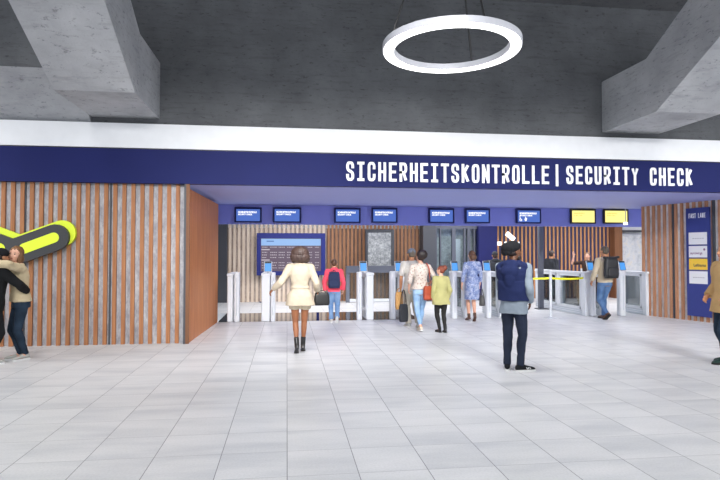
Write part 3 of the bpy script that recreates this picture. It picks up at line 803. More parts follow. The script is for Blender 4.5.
class Fig:
    """skeleton of one figure; local frame faces +Y, x to its right, feet on z = 0"""
    def __init__(s, label, loc, rz, H, female=False, build_=1.0, drop=0.012, feet=None, arms=None, head=(0, 0, 0), lean=(0, 0), heel=0.0, twist=0.0, sk=('mid', 'c08a68', 'd09c7c'), curl=0.9, child=False):
        s.H = H; k = s.k = H/1.75; s.female = female; s.bw = build_
        s.root = thing('person', label, 'person', (loc[0], loc[1], 0), R(rz))
        z0 = heel
        s.sk = skin(*sk)
        ph = 0.515*H + z0 - drop*H
        s.pel = V3(0, 0, ph)
        s.lean = V3(lean[0], lean[1], 0)
        s.tw = R(twist)
        hipw = (0.052 if female else 0.05)*H
        s.hip = {1: V3(hipw, 0, ph-0.01*H), -1: V3(-hipw, 0, ph-0.01*H)}
        sw = (0.098 if female else 0.112)*H*(0.5+0.5*build_)
        if child: sw *= 0.95
        up = ph - 0.515*H
        s.up = up
        s.sh = {q: rotz(V3(q*sw, -0.005*H, 0), s.tw) + V3(0, 0, 0.808*H+up) + s.lean*0.9 for q in (1, -1)}
        s.neck = V3(0, -0.005*H, 0.845*H+up) + s.lean*0.95
        s.hd = V3(0, 0.012*H, 0.931*H+up) + s.lean
        s.hr = Matrix.Rotation(R(head[0]), 3, 'Z') @ Matrix.Rotation(R(head[1]), 3, 'X') @ Matrix.Rotation(R(head[2]), 3, 'Y')
        s.feet = {}
        s.knee = {}; s.ank = {}
        feet = feet or {1: (0.09, 0.03, -8, 0), -1: (-0.09, 0.03, 8, 0)}
        for q, (x, y, yaw, pitch) in feet.items():
            ah = 0.078*k; bl = 0.125*k
            # ball of the foot on the floor at (x, y)
            c_, s_ = math.cos(R(pitch)), math.sin(R(pitch))
            def T(p, x=x, y=y, yaw=yaw, c_=c_, s_=s_):
                yy = p[1]; zz = p[2]
                # pitch > 0 lifts the heel about the ball, < 0 lifts the toes about the heel
                return V3(x, y, 0) + rotz(V3(p[0], yy*c_ + zz*s_, -yy*s_ + zz*c_), R(yaw))
            if pitch < 0:
                T0 = T
                def T(p, T0=T0, bl=bl, k=k): 
                    off = T0((0, -bl-0.06*k, 0)); return T0(p) - V3(0, 0, off.z)
            s.feet[q] = T
            a = T((0, -bl, ah))
            hint = rotz(V3(0, 1, 0), R(yaw*0.6))
            s.knee[q], s.ank[q] = ik(s.hip[q], a, 0.236*H, 0.232*H, hint)
        s.elb = {}; s.wr = {}; s.hand = {}
        arms = arms or {}
        for q in (1, -1):
            d = arms.get(q, {})
            w = Vector(d.get('w', (q*0.27*k, 0.04*k, 0.86*k)))
            hint = Vector(d.get('hint', (q*0.5, -1, 0)))
            s.elb[q], s.wr[q] = ik(s.sh[q], w, 0.172*H, 0.150*H, hint)
            fd = (s.wr[q]-s.elb[q]).normalized()
            s.hand[q] = (Vector(d['dir']).normalized() if 'dir' in d else fd, Vector(d.get('palm', (-q, 0, 0))).normalized(), d.get('curl', curl))
    # --- primitives, grown by g metres
    def torso(s, b, g=0.0, z0=0.47, z1=0.86, flare=0.0, waist=None, seg=28, bust=True):
        H = s.H; f = s.female; w = s.bw
        T = ([(.455,.118,.085),(.50,.172,.118),(.54,.172,.12),(.60,.132,.096),(.645,.122,.09),(.70,.135,.108),(.745,.150,.118),(.785,.158,.104),(.812,.142,.085),(.838,.086,.066),(.865,.052,.054)] if f else
             [(.455,.118,.085),(.50,.162,.115),(.54,.163,.118),(.60,.146,.106),(.645,.146,.105),(.70,.160,.118),(.745,.176,.124),(.785,.182,.112),(.812,.160,.090),(.838,.098,.070),(.865,.056,.058)])
        def samp(z):
            if z <= T[0][0]: return T[0][1:]
            for i in range(len(T)-1):
                if T[i][0] <= z <= T[i+1][0]:
                    t = (z-T[i][0])/(T[i+1][0]-T[i][0]); return (T[i][1]*(1-t)+T[i+1][1]*t, T[i][2]*(1-t)+T[i+1][2]*t)
            return T[-1][1:]
        zs = sorted(set([z0, z1] + [t[0] for t in T if z0 < t[0] < z1] + [z0+(z1-z0)*i/10 for i in range(11)]))
        rg = []
        for z in zs:
            rx, ry = samp(max(z, 0.5) if z0 < 0.5 and g > 0.004 else z)
            if waist and z < waist[0]: rx = max(rx, waist[1]); ry = max(ry, waist[2])
            e = g + (flare*(0.60-z)/(0.60-z0) if z < 0.60 and z0 < 0.6 else 0)
            rx = rx*s.k*w + e; ry = ry*s.k*w + e
            t = max(0, min(1, (z-0.52)/0.30)); a = s.tw*t
            c = V3(0, 0, z*H + s.up) + s.lean*t*0.95 + V3(0, -0.006*H*t, 0)
            ring = []
            for k in range(seg):
                th = 2*PI*k/seg
                cx = math.copysign(abs(math.cos(th))**0.85, math.cos(th)); cy = math.copysign(abs(math.sin(th))**0.85, math.sin(th))
                ring.append(c + rotz(V3(rx*cx, ry*cy, 0), a))
            rg.append(ring)
        b.rings(rg)
        if z1 > 0.80:
            for q in (1, -1):
                b.cone(s.neck*0.55+s.sh[q]*0.45 - V3(0,0,0.008*H), s.sh[q], 0.042*s.k+g*0.6, 0.050*s.k*w+g)
    def arm(s, b, q, g=0.0, t=1.0, cuff=None, sleeve_flat=True):
        k = s.k*(0.9 if s.female else 1.0)*(0.4+0.6*s.bw)
        r = [0.053*k+g, 0.047*k+g, 0.041*k+g, 0.041*k+g, 0.030*k+g]
        e = s.elb[q]; S = s.sh[q]; w = s.wr[q]
        m = S.lerp(e, 0.45)
        if t <= 0.5:
            end = S.lerp(e, t*2); b.limb([S, S.lerp(end, .5), end], [r[0], r[1], r[2]*1.02], cap1=False)
            return
        f = (t-0.5)*2
        end = e.lerp(w, f); re = r[3]*(1-f)+r[4]*f if cuff is None else cuff
        b.limb([S, m, e, e.lerp(end, 0.35), end], [r[0], r[1], r[2], r[3]*1.0, re], cap1=not sleeve_flat)
    def leg(s, b, q, g=0.0, t=1.0, hem=None, top=True):
        k = s.k*(0.5+0.5*s.bw)*(0.96 if s.female else 1)
        h = s.hip[q]; kn = s.knee[q]; an = s.ank[q]
        th = [0.086*k+g, 0.078*k+g, 0.056*k+g]
        m = h.lerp(kn, 0.4)
        if t < 0.5:
            e = h.lerp(kn, t*2); b.limb([h, e], [th[0], th[0]*(1-t*2)+th[2]*t*2], cap1=False); return
        b.limb([h, m, kn], [th[0], th[1], th[2]])
        f = (t-0.5)*2
        if f <= 0: return
        c = kn.lerp(an, 0.3) + (kn.lerp(an, 0.3)-h.lerp(an, 0.6)).normalized()*0.004
        calf = kn.lerp(an, 0.30)
        fwd = s.feet[q]((0, 0.1, 0)) - s.feet[q]((0, 0, 0)); fwd.z = 0; fwd.normalize()
        calf = calf - fwd*0.012*k
        end = an if f >= 1 else kn.lerp(an, f)
        b.limb([kn, calf, kn.lerp(an, 0.62), end], [th[2], 0.055*k+g, 0.043*k+g, (hem if hem else 0.036*k+g)], cap1=hem is None)
    def hprim(s, b, c, rx, ry, rz, seg=18, rot=None):
        """ellipsoid in the head's frame"""
        k = s.k*1.08
        b.ellip(s.hd + s.hr @ (Vector(c)*k), rx*k, ry*k, rz*k, s.hr @ rot if rot else s.hr, seg)
    def hp(s, c): return s.hd + s.hr @ (Vector(c)*s.k*1.08)
    def hands(s, b):
        k = s.k*(0.93 if s.female else 1.0)
        for q in (1, -1):
            d, p, curl = s.hand[q]
            p = (p - d*p.dot(d)); p = p.normalized() if p.length > 1e-4 else d.orthogonal().normalized()
            sd = d.cross(p).normalized()      # across the palm
            w = s.wr[q]
            # which side the thumb leaves: forward / inward edge of the palm
            tsd = sd if sd.y + 0.2*sd.z > 0 else -sd
            for o in (-0.026, -0.009, 0.009, 0.026):
                b.cone(w + tsd*o*0.55*k, w + d*0.082*k + tsd*o*k, 0.014*k, 0.0125*k, 8)
            for i, (o, ln) in enumerate(((0.029, 0.068), (0.010, 0.077), (-0.010, 0.072), (-0.029, 0.056))):
                base = w + d*0.084*k + tsd*o*k
                a1 = curl*0.55 + 0.05*i; a2 = curl*1.25 + 0.06*i
                d1 = d*math.cos(a1) + p*math.sin(a1); d2 = d*math.cos(a2) + p*math.sin(a2)
                kn = base + d1*ln*0.52*k
                b.limb([base - d*0.01*k, kn, kn + d2*ln*0.48*k], [0.0095*k, 0.0088*k, 0.0072*k], 8)
            tb = w + d*0.022*k + tsd*0.026*k
            td = (d*0.62 + tsd*0.62 + p*0.35).normalized(); tk = tb + td*0.042*k
            t2 = (d*0.85 + tsd*0.1 + p*0.5).normalized()
            b.limb([tb, tk, tk + t2*0.032*k], [0.013*k, 0.0105*k, 0.0085*k], 8)
    def body(s, voxel=0.008, lips='a05a50', brow='241a16', face=True):
        b = MB()
        s.torso(b, -0.004, 0.46, 0.865)
        b.cone(s.neck - V3(0, 0, 0.03*s.H), s.hp((0, -0.012, -0.045)), 0.056*s.k*(0.88 if s.female else 1), 0.050*s.k*(0.88 if s.female else 1))
        for q in (1, -1):
            s.arm(b, q, -0.002); s.leg(b, q, -0.003)
            T = s.feet[q]; k = s.k
            b.limb([s.ank[q], T((0, -0.06*k, 0.045*k)), T((0, 0.0, 0.035*k)), T((0, 0.06*k, 0.022*k))], [0.034*k, 0.034*k, 0.032*k, 0.020*k])
        s.hands(b)
        s.hprim(b, (0, -0.010, 0.030), .074, .093, .084)
        s.hprim(b, (0, 0.022, -0.048), .053, .066, .064)
        s.hprim(b, (0, 0.028, -0.008), .062, .062, .070)
        b.cone(s.hp((0, 0.082, 0.016)), s.hp((0, 0.103, -0.020)), 0.009*s.k, 0.0135*s.k, 8)
        for q in (1, -1): 
            s.hprim(b, (q*0.075, -0.006, -0.004), .011, .021, .031, 10)
            s.hprim(b, (q*0.036, 0.058, -0.022), .024, .028, .024, 10)
        me = remesh(b, voxel, 2)
        o = link('body', me, [s.sk, EYE, lipm(lips, lips), mat('brow', brow, 0.8)], s.root, True)
        if face:
            c = MB()
            for q in (1, -1):
                s2 = (q*0.031, 0.083, 0.010)
                c.ellip(s.hp(s2), 0.011*s.k, 0.006*s.k, 0.007*s.k, s.hr, 8, 1)
                c.ellip(s.hp((q*0.032, 0.086, 0.030)), 0.016*s.k, 0.005*s.k, 0.0035*s.k, s.hr, 8, 3)
            c.ellip(s.hp((0, 0.0885, -0.054)), 0.021*s.k, 0.006*s.k, 0.0075*s.k, s.hr, 10, 2)
            bm = bmesh.new(); bm.from_mesh(me)
            for i, p in enumerate(bm.faces): p.material_index = 0
            vs = [bm.verts.new(v) for v in c.v]
            for f, mi in zip(c.f, c.m):
                try:
                    ff = bm.faces.new([vs[i] for i in f]); ff.material_index = mi; ff.smooth = True
                except ValueError: pass
            bm.to_mesh(me); bm.free()
        s.body_o = o
        return o
    def cloth(s, name, b, m, voxel=0.011, cuts=(), amp=0.006, freq=9.0, sm=2, label=None, parent=None):
        me = remesh(b, voxel, sm)
        if cuts: cut(me, cuts)
        if amp: ruffle(me, amp, freq, random.uniform(0, 50))
        o = link(name, me, m, parent or s.root, True)
        if label: o['label'] = label
        return o
    def trousers(s, m, g=0.012, t=1.0, hem=None, name='trousers', label=None, top=0.60, voxel=0.011, amp=0.006, freq=10):
        b = MB(); s.torso(b, g*0.9, 0.468, top)
        for q in (1, -1): s.leg(b, q, g, t, hem)
        return s.cloth(name, b, m, voxel, amp=amp, freq=freq, label=label)
    def top(s, m, name='jacket', g=0.016, z0=0.48, t=0.94, flare=0.0, hemcut=None, label=None, extra=None, voxel=0.011, amp=0.008, freq=8, cuff=None, z1=0.852, waist=None, arms=(1, -1)):
        b = MB(); s.torso(b, g, z0, z1, flare, waist)
        for q in arms: s.arm(b, q, g*0.95, t, cuff)
        if extra: extra(b)
        return s.cloth(name, b, m, voxel, amp=amp, freq=freq, label=label)
    def shoes(s, m, sole, style='sneaker', label=None, heel=0.0, name='shoe', shaft=0.0):
        k = s.k*(0.93 if s.female else 1.0)
        for q in (1, -1):
            T = s.feet[q]
            b = MB(); z0 = 0.0 if style == 'heel' else 0.020
            prof = [(-0.192, 0.026, 0.078), (-0.165, 0.037, 0.096), (-0.125, 0.039, 0.102), (-0.075, 0.038, 0.094), (-0.03, 0.043, 0.078), (0.02, 0.048, 0.064), (0.06, 0.045, 0.056), (0.085, 0.034, 0.046), (0.098, 0.016, 0.034)]
            rg = []
            for y, w, h in prof:
                ring = []
                for i in range(14):
                    th = 2*PI*i/14
                    x = w*math.cos(th); z = (z0 + (h-z0)*(0.35+0.65*math.sin(th))) if math.sin(th) > 0 else z0 + (h-z0)*0.35*(1+math.sin(th))
                    ring.append(T((x*k, y*k, max(z, z0)*k)))
                rg.append(ring)
            b.rings(rg)
            if shaft:
                b.limb([T((0, -0.128*k, 0.06*k)), s.ank[q], s.ank[q].lerp(s.knee[q], shaft)], [0.042*k, 0.043*k, 0.047*k], cap1=False)
            else:
                b.cone(T((0, -0.128*k, 0.06*k)), s.ank[q]+ (s.knee[q]-s.ank[q]).normalized()*0.012*k, 0.040*k, 0.043*k, cap1=False)
            me = remesh(b, 0.007, 2, 0.4)
            o = link(name, me, m, s.root, True)
            if label: o['label'] = label
            b = MB()
            if style == 'heel':
                b.cone(T((0, -0.165*k, 0.02*k)), V3(T((0, -0.16*k, 0)).x, T((0, -0.16*k, 0)).y, max(0.003, T((0, -0.16*k, 0)).z - heel)), 0.020*k, 0.013*k, 10, False, False)
                pl = [(y, w) for y, w, h in prof]
                build(b, 'heel', sole, o)
            else:
                out = [(w*1.06*k, y*k*1.02) for y, w, h in prof] + [(-w*1.06*k, y*k*1.02) for y, w, h in reversed(prof)]
                b.prism(out, lambda u, v, d: T((u, v, d)), 0.0, 0.022*k)
                build(b, 'sole', sole, o)
    def hair(s, m, style='short', label=None, amp=0.004, voxel=0.008):
        b = MB()
        s.hprim(b, (0, -0.021, 0.038), .0805, .098, .086)
        if style == 'short':
            s.hprim(b, (0, -0.045, -0.005), .076, .070, .065)
        if style == 'crop': s.hprim(b, (0, -0.04, 0.0), .074, .068, .06)
        if style == 'bob':
            s.hprim(b, (0, -0.03, 0.040), .142, .128, .108); s.hprim(b, (0, -0.04, -0.03), .160, .115, .100)
            for q in (1, -1): s.hprim(b, (q*0.100, -0.012, -0.04), .056, .07, .085)
        if style in ('bun', 'lowbun', 'updo'):
            s.hprim(b, (0, -0.045, -0.005), .074, .066, .060)
            c = {'bun': (0.02, -0.095, 0.075), 'lowbun': (0, -0.112, -0.025), 'updo': (0, -0.085, 0.06)}[style]
            r = {'bun': .068, 'lowbun': .074, 'updo': .100}[style]
            s.hprim(b, c, r*1.15, r*0.95, r)
        if style == 'long':
            s.hprim(b, (0, -0.04, 0.03), .092, .092, .096)
            for x, y, z, rx, ry, rz in ((0, -0.07, -0.06, .092, .060, .11), (0, -0.09, -0.17, .095, .045, .12), (0.062, -0.01, -0.07, .035, .05, .12), (-0.062, -0.01, -0.07, .035, .05, .12), (0.05, -0.07, -0.24, .05, .04, .09), (-0.05, -0.07, -0.24, .05, .04, .09)):
                s.hprim(b, (x, y, z), rx, ry, rz)
        me = remesh(b, voxel, 1)
        ruffle(me, amp, 40, random.uniform(0, 9), (1, 1, 0.3))
        o = link('hair', me, m, s.root, True)
        if label: o['label'] = label
        return o

def denim(name, a, b_): return mat(name, a, 0.85, col2=b_, vscale=4, bump=0.2, bscale=60, spec=0.2)
def clothm(name, a, var=0.08, bump=0.25, rough=0.9, vs=5): return mat(name, a, rough, var=var, vscale=vs, bump=bump, bscale=45, spec=0.2)
CL = dict(
 cream=clothm('cream_wool', 'c4b6a2'), beige=clothm('beige_twill', 'cdbfa8'), black=clothm('black_cloth', '1d1e22'), charcoal=clothm('charcoal_cloth', '33353a'),
 red=clothm('coral_red_fleece', 'f0586c'), navy=clothm('navy_cloth', '20294f'), navyback=clothm('navy_nylon', '323a58'), blue=denim('blue_denim', '5b7fae', '8aa6c8'),
 lblue=denim('light_blue_denim', '7ba0c8', 'a9c4de'), dblue=denim('dark_blue_denim', '1e2432', '2c3346'), mblue=denim('mid_blue_denim', '40608c', '6482a8'),
 navyjean=denim('navy_denim', '1c2836', '2e3e50'), white=clothm('white_cotton', 'c8c4be', 0.03), creamt=clothm('cream_cotton', 'c6c0b4', 0.04), green=clothm('yellow_green_cotton', 'aaa672'),
 shirt=clothm('pale_blue_shirt', '87929e'), camel=clothm('camel_wool', 'bb9a6c'), tan=clothm('tan_cotton', 'c2b49c'), legging=clothm('dark_legging', '2b2a2a'),
 sweater=clothm('beige_knit', 'c4b494', 0.1, 0.5), hoodie=clothm('black_hoodie', '1b1c1e'), olive=clothm('olive_grey_cloth', '484c46'), brownshirt=clothm('dark_brown_cloth', '3c2e2a'),
 leather_red=mat('red_brown_leather', 'a8482c', 0.45, var=0.12), leather_black=mat('black_leather', '1c1b1c', 0.4, var=0.1), leather_brown=mat('brown_leather', '54382c', 0.5, var=0.15),
 leather_grey=mat('grey_leather', '4a4a48', 0.5, var=0.1), tanbag=mat('tan_paper', 'b98c54', 0.7, var=0.1), sole_w=mat('white_rubber', 'dcdcdc', 0.6), sole_b=mat('black_rubber', '151515', 0.6),
 shoe_pale=clothm('pale_canvas', 'cfc4b4'), shoe_grey=clothm('light_grey_canvas', 'b4b4b0'), backpack=mat('black_nylon', '24262a', 0.55, var=0.1, bump=0.2), greenshoe=mat('dark_green_leather', '1f3a34', 0.4),
)
HR = dict(brown=mat('dark_brown_hair', '3a2a26', 0.5, col2='54403a', vscale=10, stretch=(3, 3, .6)), black=mat('black_hair', '1a1414', 0.5, col2='2e2220', vscale=10), mid=mat('brown_hair', '4c3426', 0.55, col2='6e4e3a', vscale=12, stretch=(3, 3, .6)),
 red=mat('red_hair', '5e2c1c', 0.55, col2='8a4630', vscale=12), chest=mat('chestnut_hair', '5e4028', 0.5, col2='86603e', vscale=12, stretch=(3, 3, .5)), grey=mat('grey_brown_hair', '4e463e', 0.6, col2='6a6054', vscale=14), dbrown=mat('dark_hair', '2a1e1a', 0.5, col2='40302a', vscale=12))
def floral():
    m, nt, b = new_mat('blue_floral_print')
    tc = nt.nodes.new('ShaderNodeTexCoord'); v = nt.nodes.new('ShaderNodeTexVoronoi'); v.inputs['Scale'].default_value = 26; nt.links.new(tc.outputs['Object'], v.inputs['Vector'])
    c = ramp(nt, v.outputs['Distance'], [(0.18, 'c4cce0'), (0.32, '7f96c8'), (0.46, '2e4684'), (0.7, '8e9ec6')])
    n = ramp(nt, texnoise(nt, 9, 3), [(0.42, '6a80b4'), (0.58, 'e2e6f0')])
    c = mixc(nt, 0.3, c, n); nt.links.new(c, b.inputs['Base Color']); b.inputs['Roughness'].default_value = 0.8
    return m
def blouse():
    m, nt, b = new_mat('patterned_white_blouse')
    tc = nt.nodes.new('ShaderNodeTexCoord'); v = nt.nodes.new('ShaderNodeTexVoronoi'); v.inputs['Scale'].default_value = 22; nt.links.new(tc.outputs['Object'], v.inputs['Vector'])
    c = ramp(nt, v.outputs['Distance'], [(0.14, '8a6e66'), (0.28, 'b4a298'), (0.45, 'c8beb6')])
    nt.links.new(c, b.inputs['Base Color']); b.inputs['Roughness'].default_value = 0.85
    return m
CL['floral'] = floral(); CL['blouse'] = blouse()
LIGHT = ('light', 'd09a80', 'e0b098'); MID = ('mid', 'b07a58', 'c48c68'); DARK = ('dark', '5a3826', '74482e'); BROWN = ('brown', '8a5638', 'a46a48')

def strap(b, pts, w, th, nrm=None):
    """flat strap along points"""
    pts = [Vector(p) for p in pts]; rg = []
    for i, p in enumerate(pts):
        t = (pts[min(i+1, len(pts)-1)]-pts[max(i-1, 0)]).normalized()
        n = Vector(nrm[i]) if nrm else Vector((0, 1, 0))
        n = (n - t*n.dot(t)).normalized(); s_ = t.cross(n)
        rg.append([p+s_*w/2-n*th/2, p+s_*w/2+n*th/2, p-s_*w/2+n*th/2, p-s_*w/2-n*th/2])
    b.rings(rg)

def softbox(b, c, hx, hy, hz, taper=0.85, p=0.5, seg=28, ax=None):
    """cushiony bag: superellipse sections shrinking to the top"""
    rg = []
    for i in range(9):
        f = i/8; z = -hz + 2*hz*f
        e = 1 - 0.16*abs(2*f-1)**4
        sx = hx*(1-(1-taper)*f)*e; sy = hy*(1-0.3*f)*e
        ring = []
        for k in range(seg):
            th = 2*PI*k/seg; cx = math.copysign(abs(math.cos(th))**p, math.cos(th)); cy = math.copysign(abs(math.sin(th))**p, math.sin(th))
            q = V3(sx*cx, sy*cy, z)
            if ax: q = rotz(q, ax)
            ring.append(Vector(c)+q)
        rg.append(ring)
    b.rings(rg)
def handbag(name, label, cat, loc, rz, hx, hy, hz, m, hand_z, taper=0.8, group=None):
    """loc: centre of the bag's base; hand_z: height of the handle above the base"""
    t = thing(name, label, cat, loc, R(rz))
    b = MB(); softbox(b, (0, 0, hz), hx, hy, hz, taper); build(b, 'bag_body', m, t, True)
    for sy in (-1, 1):
        b = MB(); pts = []
        for i in range(11):
            a = PI*i/10; pts.append((hx*taper*0.55*math.cos(a), sy*hy*0.5*(1-0.8*math.sin(a)), 2*hz-0.01+(hand_z-2*hz+0.01)*math.sin(a)))
        b.tube(pts, 0.007, 6); build(b, 'handle', m, t, True)
    b = MB(); b.box(-hx*taper*0.8, hx*taper*0.8, -0.006, 0.006, 2*hz-0.012, 2*hz+0.004); build(b, 'zip', 'dkgrey', t)
    return t
def backpack(label, fig, hx, hy, hz, zc, m, roll=False, y=None):
    k = fig.k
    yb = (y if y is not None else -0.118*k*fig.bw - 0.028)
    c = rotz(V3(0, yb, zc), 0)
    base = fig.root.matrix_basis.copy()
    M4 = Matrix.LocRotScale(fig.root.location, fig.root.rotation_euler, None)
    t = thing('backpack', label, 'backpack', M4 @ V3(0, yb-hy, zc-hz), fig.root.rotation_euler.z)
    b = MB(); softbox(b, (0, 0, hz), hx, hy, hz, 0.86, 0.55); build(b, 'main_bag', m, t, True)
    b = MB(); softbox(b, (0, -hy*0.95, hz*0.62), hx*0.78, hy*0.35, hz*0.45, 0.9, 0.5); build(b, 'front_pocket', m, t, True)
    if roll:
        b = MB(); b.tube([(-hx*1.0, 0, 2*hz+0.005), (-hx*0.5, 0, 2*hz-0.005), (hx*0.5, 0, 2*hz-0.005), (hx*1.05, 0, 2*hz+0.02)], [0.03, 0.036, 0.036, 0.03], 10); build(b, 'rolled_top', m, t, True)
    else:
        b = MB(); b.tube([(0.03*math.cos(PI*i/8), hy*0.6, 2*hz-0.01+0.05*math.sin(PI*i/8)) for i in range(9)], 0.007, 6); build(b, 'grab_loop', m, t, True)
    for q in (1, -1):
        b = MB(); zs = fig.sh[q].z + 0.068*k - (zc-hz); xs = q*0.072*k; yo = hy - yb
        pts = [(xs*0.8, hy*0.7, 2*hz-0.04), (xs, yo-0.085*k, zs-0.02), (xs, yo-0.01, zs+0.012), (xs*1.05, yo+0.09*k, zs-0.05), (xs*1.3, yo+0.145*k, zs-0.16), (xs*1.6, yo+0.135*k, zs-0.30), (xs*2.0, yo+0.03*k, zs-0.40), (xs*1.2, hy*0.6, 0.06)]
        nr = [(0, 1, 0.4), (0, -0.5, 1), (0, 0, 1), (0, 1, 0.8), (0, 1, 0), (0.2*q, 1, 0), (q, 0.3, 0), (q, 0, 0)]
        strap(b, pts, 0.045*k, 0.008, nr); build(b, 'shoulder_strap', m, t)
    return t
# ------------------------------------------------------------------ everybody in the hall
def to_local(loc, rz, w):
    return rotz(V3(w[0]-loc[0], w[1]-loc[1], 0), -R(rz))
def skirt(f, b, rows, sq=0.9):
    """rows of (z in m, rx, ry, dx, dy)"""
    rg = []
    for z, rx, ry, dx, dy in rows:
        rg.append([V3(dx + rx*math.copysign(abs(math.cos(2*PI*k/28))**sq, math.cos(2*PI*k/28)), dy + ry*math.copysign(abs(math.sin(2*PI*k/28))**sq, math.sin(2*PI*k/28)), z) for k in range(28)])
    b.rings(rg)

# woman in the cream jacket
f = Fig('woman in a belted cream jacket and bare legs walking away, dark bob hair', (0.215, 9.12), 0, 1.67, True, heel=0.055,
        feet={-1: (-0.055, -0.02, 4, 38), 1: (0.055, 0.20, -3, 22)}, arms={-1: dict(w=(-0.45, 0.10, 1.02), hint=(0, -1, -0.3), dir=(-0.5, 0.5, -0.6)), 1: dict(w=(0.29, 0.10, 0.99), hint=(0.1, -1, 0), dir=(0, 0.1, -1), curl=1.5)}, sk=BROWN, head=(-6, 0, 0))
f.body(0.007)
b = MB(); f.torso(b, 0.012, 0.45, 0.6); [f.leg(b, q, 0.030, 0.20) for q in (1, -1)]
f.cloth('shorts', b, CL['beige'], amp=0.004)
f.top(CL['cream'], 'jacket', 0.023, 0.445, 0.93, 0.05, amp=0.009, extra=lambda b: b.tube([f.neck + V3(0.075*math.cos(a), -0.01+0.07*math.sin(a), -0.012) for a in [2*PI*i/16 for i in range(16)]], 0.018, 8, closed=True))
b = MB(); f.torso(b, 0.031, 0.605, 0.635); f.cloth('belt', b, CL['cream'], 0.009, amp=0.001, label='cream fabric belt')
b = MB(); f.torso(b, 0.036, 0.455, 0.46)
f.hair(HR['brown'], 'bob', amp=0.006)
f.shoes(CL['leather_black'], CL['leather_black'], 'heel', 'black heeled ankle boot', 0.0, 'ankle_boot', 0.36)
handbag('handbag', 'black handbag carried low in the right hand of the woman in the cream jacket', 'bag', (0.575, 9.24, 0.76), 8, 0.135, 0.05, 0.105, CL['leather_black'], 0.245, 0.9)

# boy
f = Fig('boy in a coral red hoodie and blue jeans walking away under a navy backpack', (1.11, 13.2), -4, 1.50, False, 0.95, feet={-1: (-0.075, 0.10, 6, 0), 1: (0.075, -0.10, -6, 42)}, arms={-1: dict(w=(-0.215, 0.0, 0.745)), 1: dict(w=(0.215, 0.06, 0.745))}, sk=LIGHT, child=True)
f.body(0.009)
f.trousers(CL['blue'], 0.016, 1.0, 0.062)
f.top(CL['red'], 'hoodie', 0.024, 0.49, 0.96, extra=lambda b: (b.ellip(f.neck + V3(0, -0.055, 0.0), 0.10, 0.06, 0.05), b.ellip(f.neck + V3(0, -0.085, -0.04), 0.075, 0.03, 0.07)))
f.hair(HR['mid'], 'crop'); f.shoes(CL['white'], CL['sole_w'], label='white sneaker', name='sneaker')
backpack('navy backpack worn over the red hoodie of the boy', f, 0.148, 0.06, 0.19, 1.005, CL['navyback'])

# man in the cap, mother, girl
f = Fig('man in a grey cap, white shirt and cream trousers carrying two bags', (2.74, 12.08), 4, 1.74, False, 1.0, feet={-1: (-0.09, 0.12, 6, 0), 1: (0.09, -0.15, -6, 34)}, arms={-1: dict(w=(-0.25, 0.02, 0.86), dir=(0, 0, -1), curl=1.5), 1: dict(w=(0.27, 0.05, 0.87))}, sk=MID)
f.body(0.009)
f.trousers(CL['creamt'], 0.024, 1.0, 0.075); f.top(CL['white'], 'shirt', 0.022, 0.47, 0.46, cuff=0.07)
f.hair(HR['grey'], 'crop')
b = MB(); f.hprim(b, (0, -0.012, 0.050), .088, .104, .082); b.obox(f.hp((0, 0.115, 0.045)), f.hr @ V3(1,0,0), f.hr @ V3(0,1,-0.2), f.hr @ V3(0,0.2,1), 0.065, 0.06, 0.008)
me = remesh(b, 0.008, 2); cut(me, [(f.hp((0, 0, 0.028)), f.hr @ V3(0, 0.05, -1))]); link('cap', me, mat('grey_cap', '6c727c', 0.9, bump=0.2), f.root, True)
f.shoes(CL['shoe_grey'], CL['sole_w'], name='sneaker')
handbag('paper_bag', 'tan bag hanging from the left hand of the man in the cap', 'bag', (2.44, 12.02, 0.40), 20, 0.09, 0.05, 0.19, CL['tanbag'], 0.46, 0.95)
handbag('tote_bag', 'dark charcoal shopping bag hanging lower beside the tan bag', 'bag', (2.52, 11.93, 0.14), 25, 0.11, 0.055, 0.19, CL['charcoal'], 0.69, 0.95)
f = Fig('woman in a patterned white blouse and light jeans with pinned up dark hair walking away', (2.78, 11.44), 2, 1.68, True, 0.98, feet={-1: (-0.03, 0.0, 3, 8), 1: (0.045, 0.32, -2, 0)}, arms={1: dict(w=(0.25, 0.18, 0.98), hint=(0.6, -1, 0)), -1: dict(w=(-0.22, 0.12, 0.86))}, sk=LIGHT, head=(8, 4, 6))
f.body(0.008)
f.trousers(CL['lblue'], 0.008, 0.90); f.top(CL['blouse'], 'blouse', 0.020, 0.53, 0.62, 0.02, cuff=0.055)
f.hair(HR['black'], 'updo', amp=0.006); f.shoes(CL['shoe_pale'], CL['sole_w'], name='flat_shoe', label='pale flat shoe')
t = thing('shoulder_bag', 'red brown leather bag hanging at the right hip of the woman in light jeans', 'bag', (2.885, 11.25, 0.66), R(14))
b = MB(); softbox(b, (0, 0, 0.145), 0.10, 0.05, 0.145, 0.9); build(b, 'bag_body', CL['leather_red'], t, True)
b = MB(); b.box(-0.085, 0.085, -0.058, -0.046, 0.13, 0.28); build(b, 'flap', CL['leather_red'], t, bevel=0.01)
Mi = Matrix.LocRotScale(t.location, t.rotation_euler, None).inverted()
def fl_(p): return Mi @ (Matrix.LocRotScale(f.root.location, f.root.rotation_euler, None) @ V3(*p))
sh = f.sh[1]
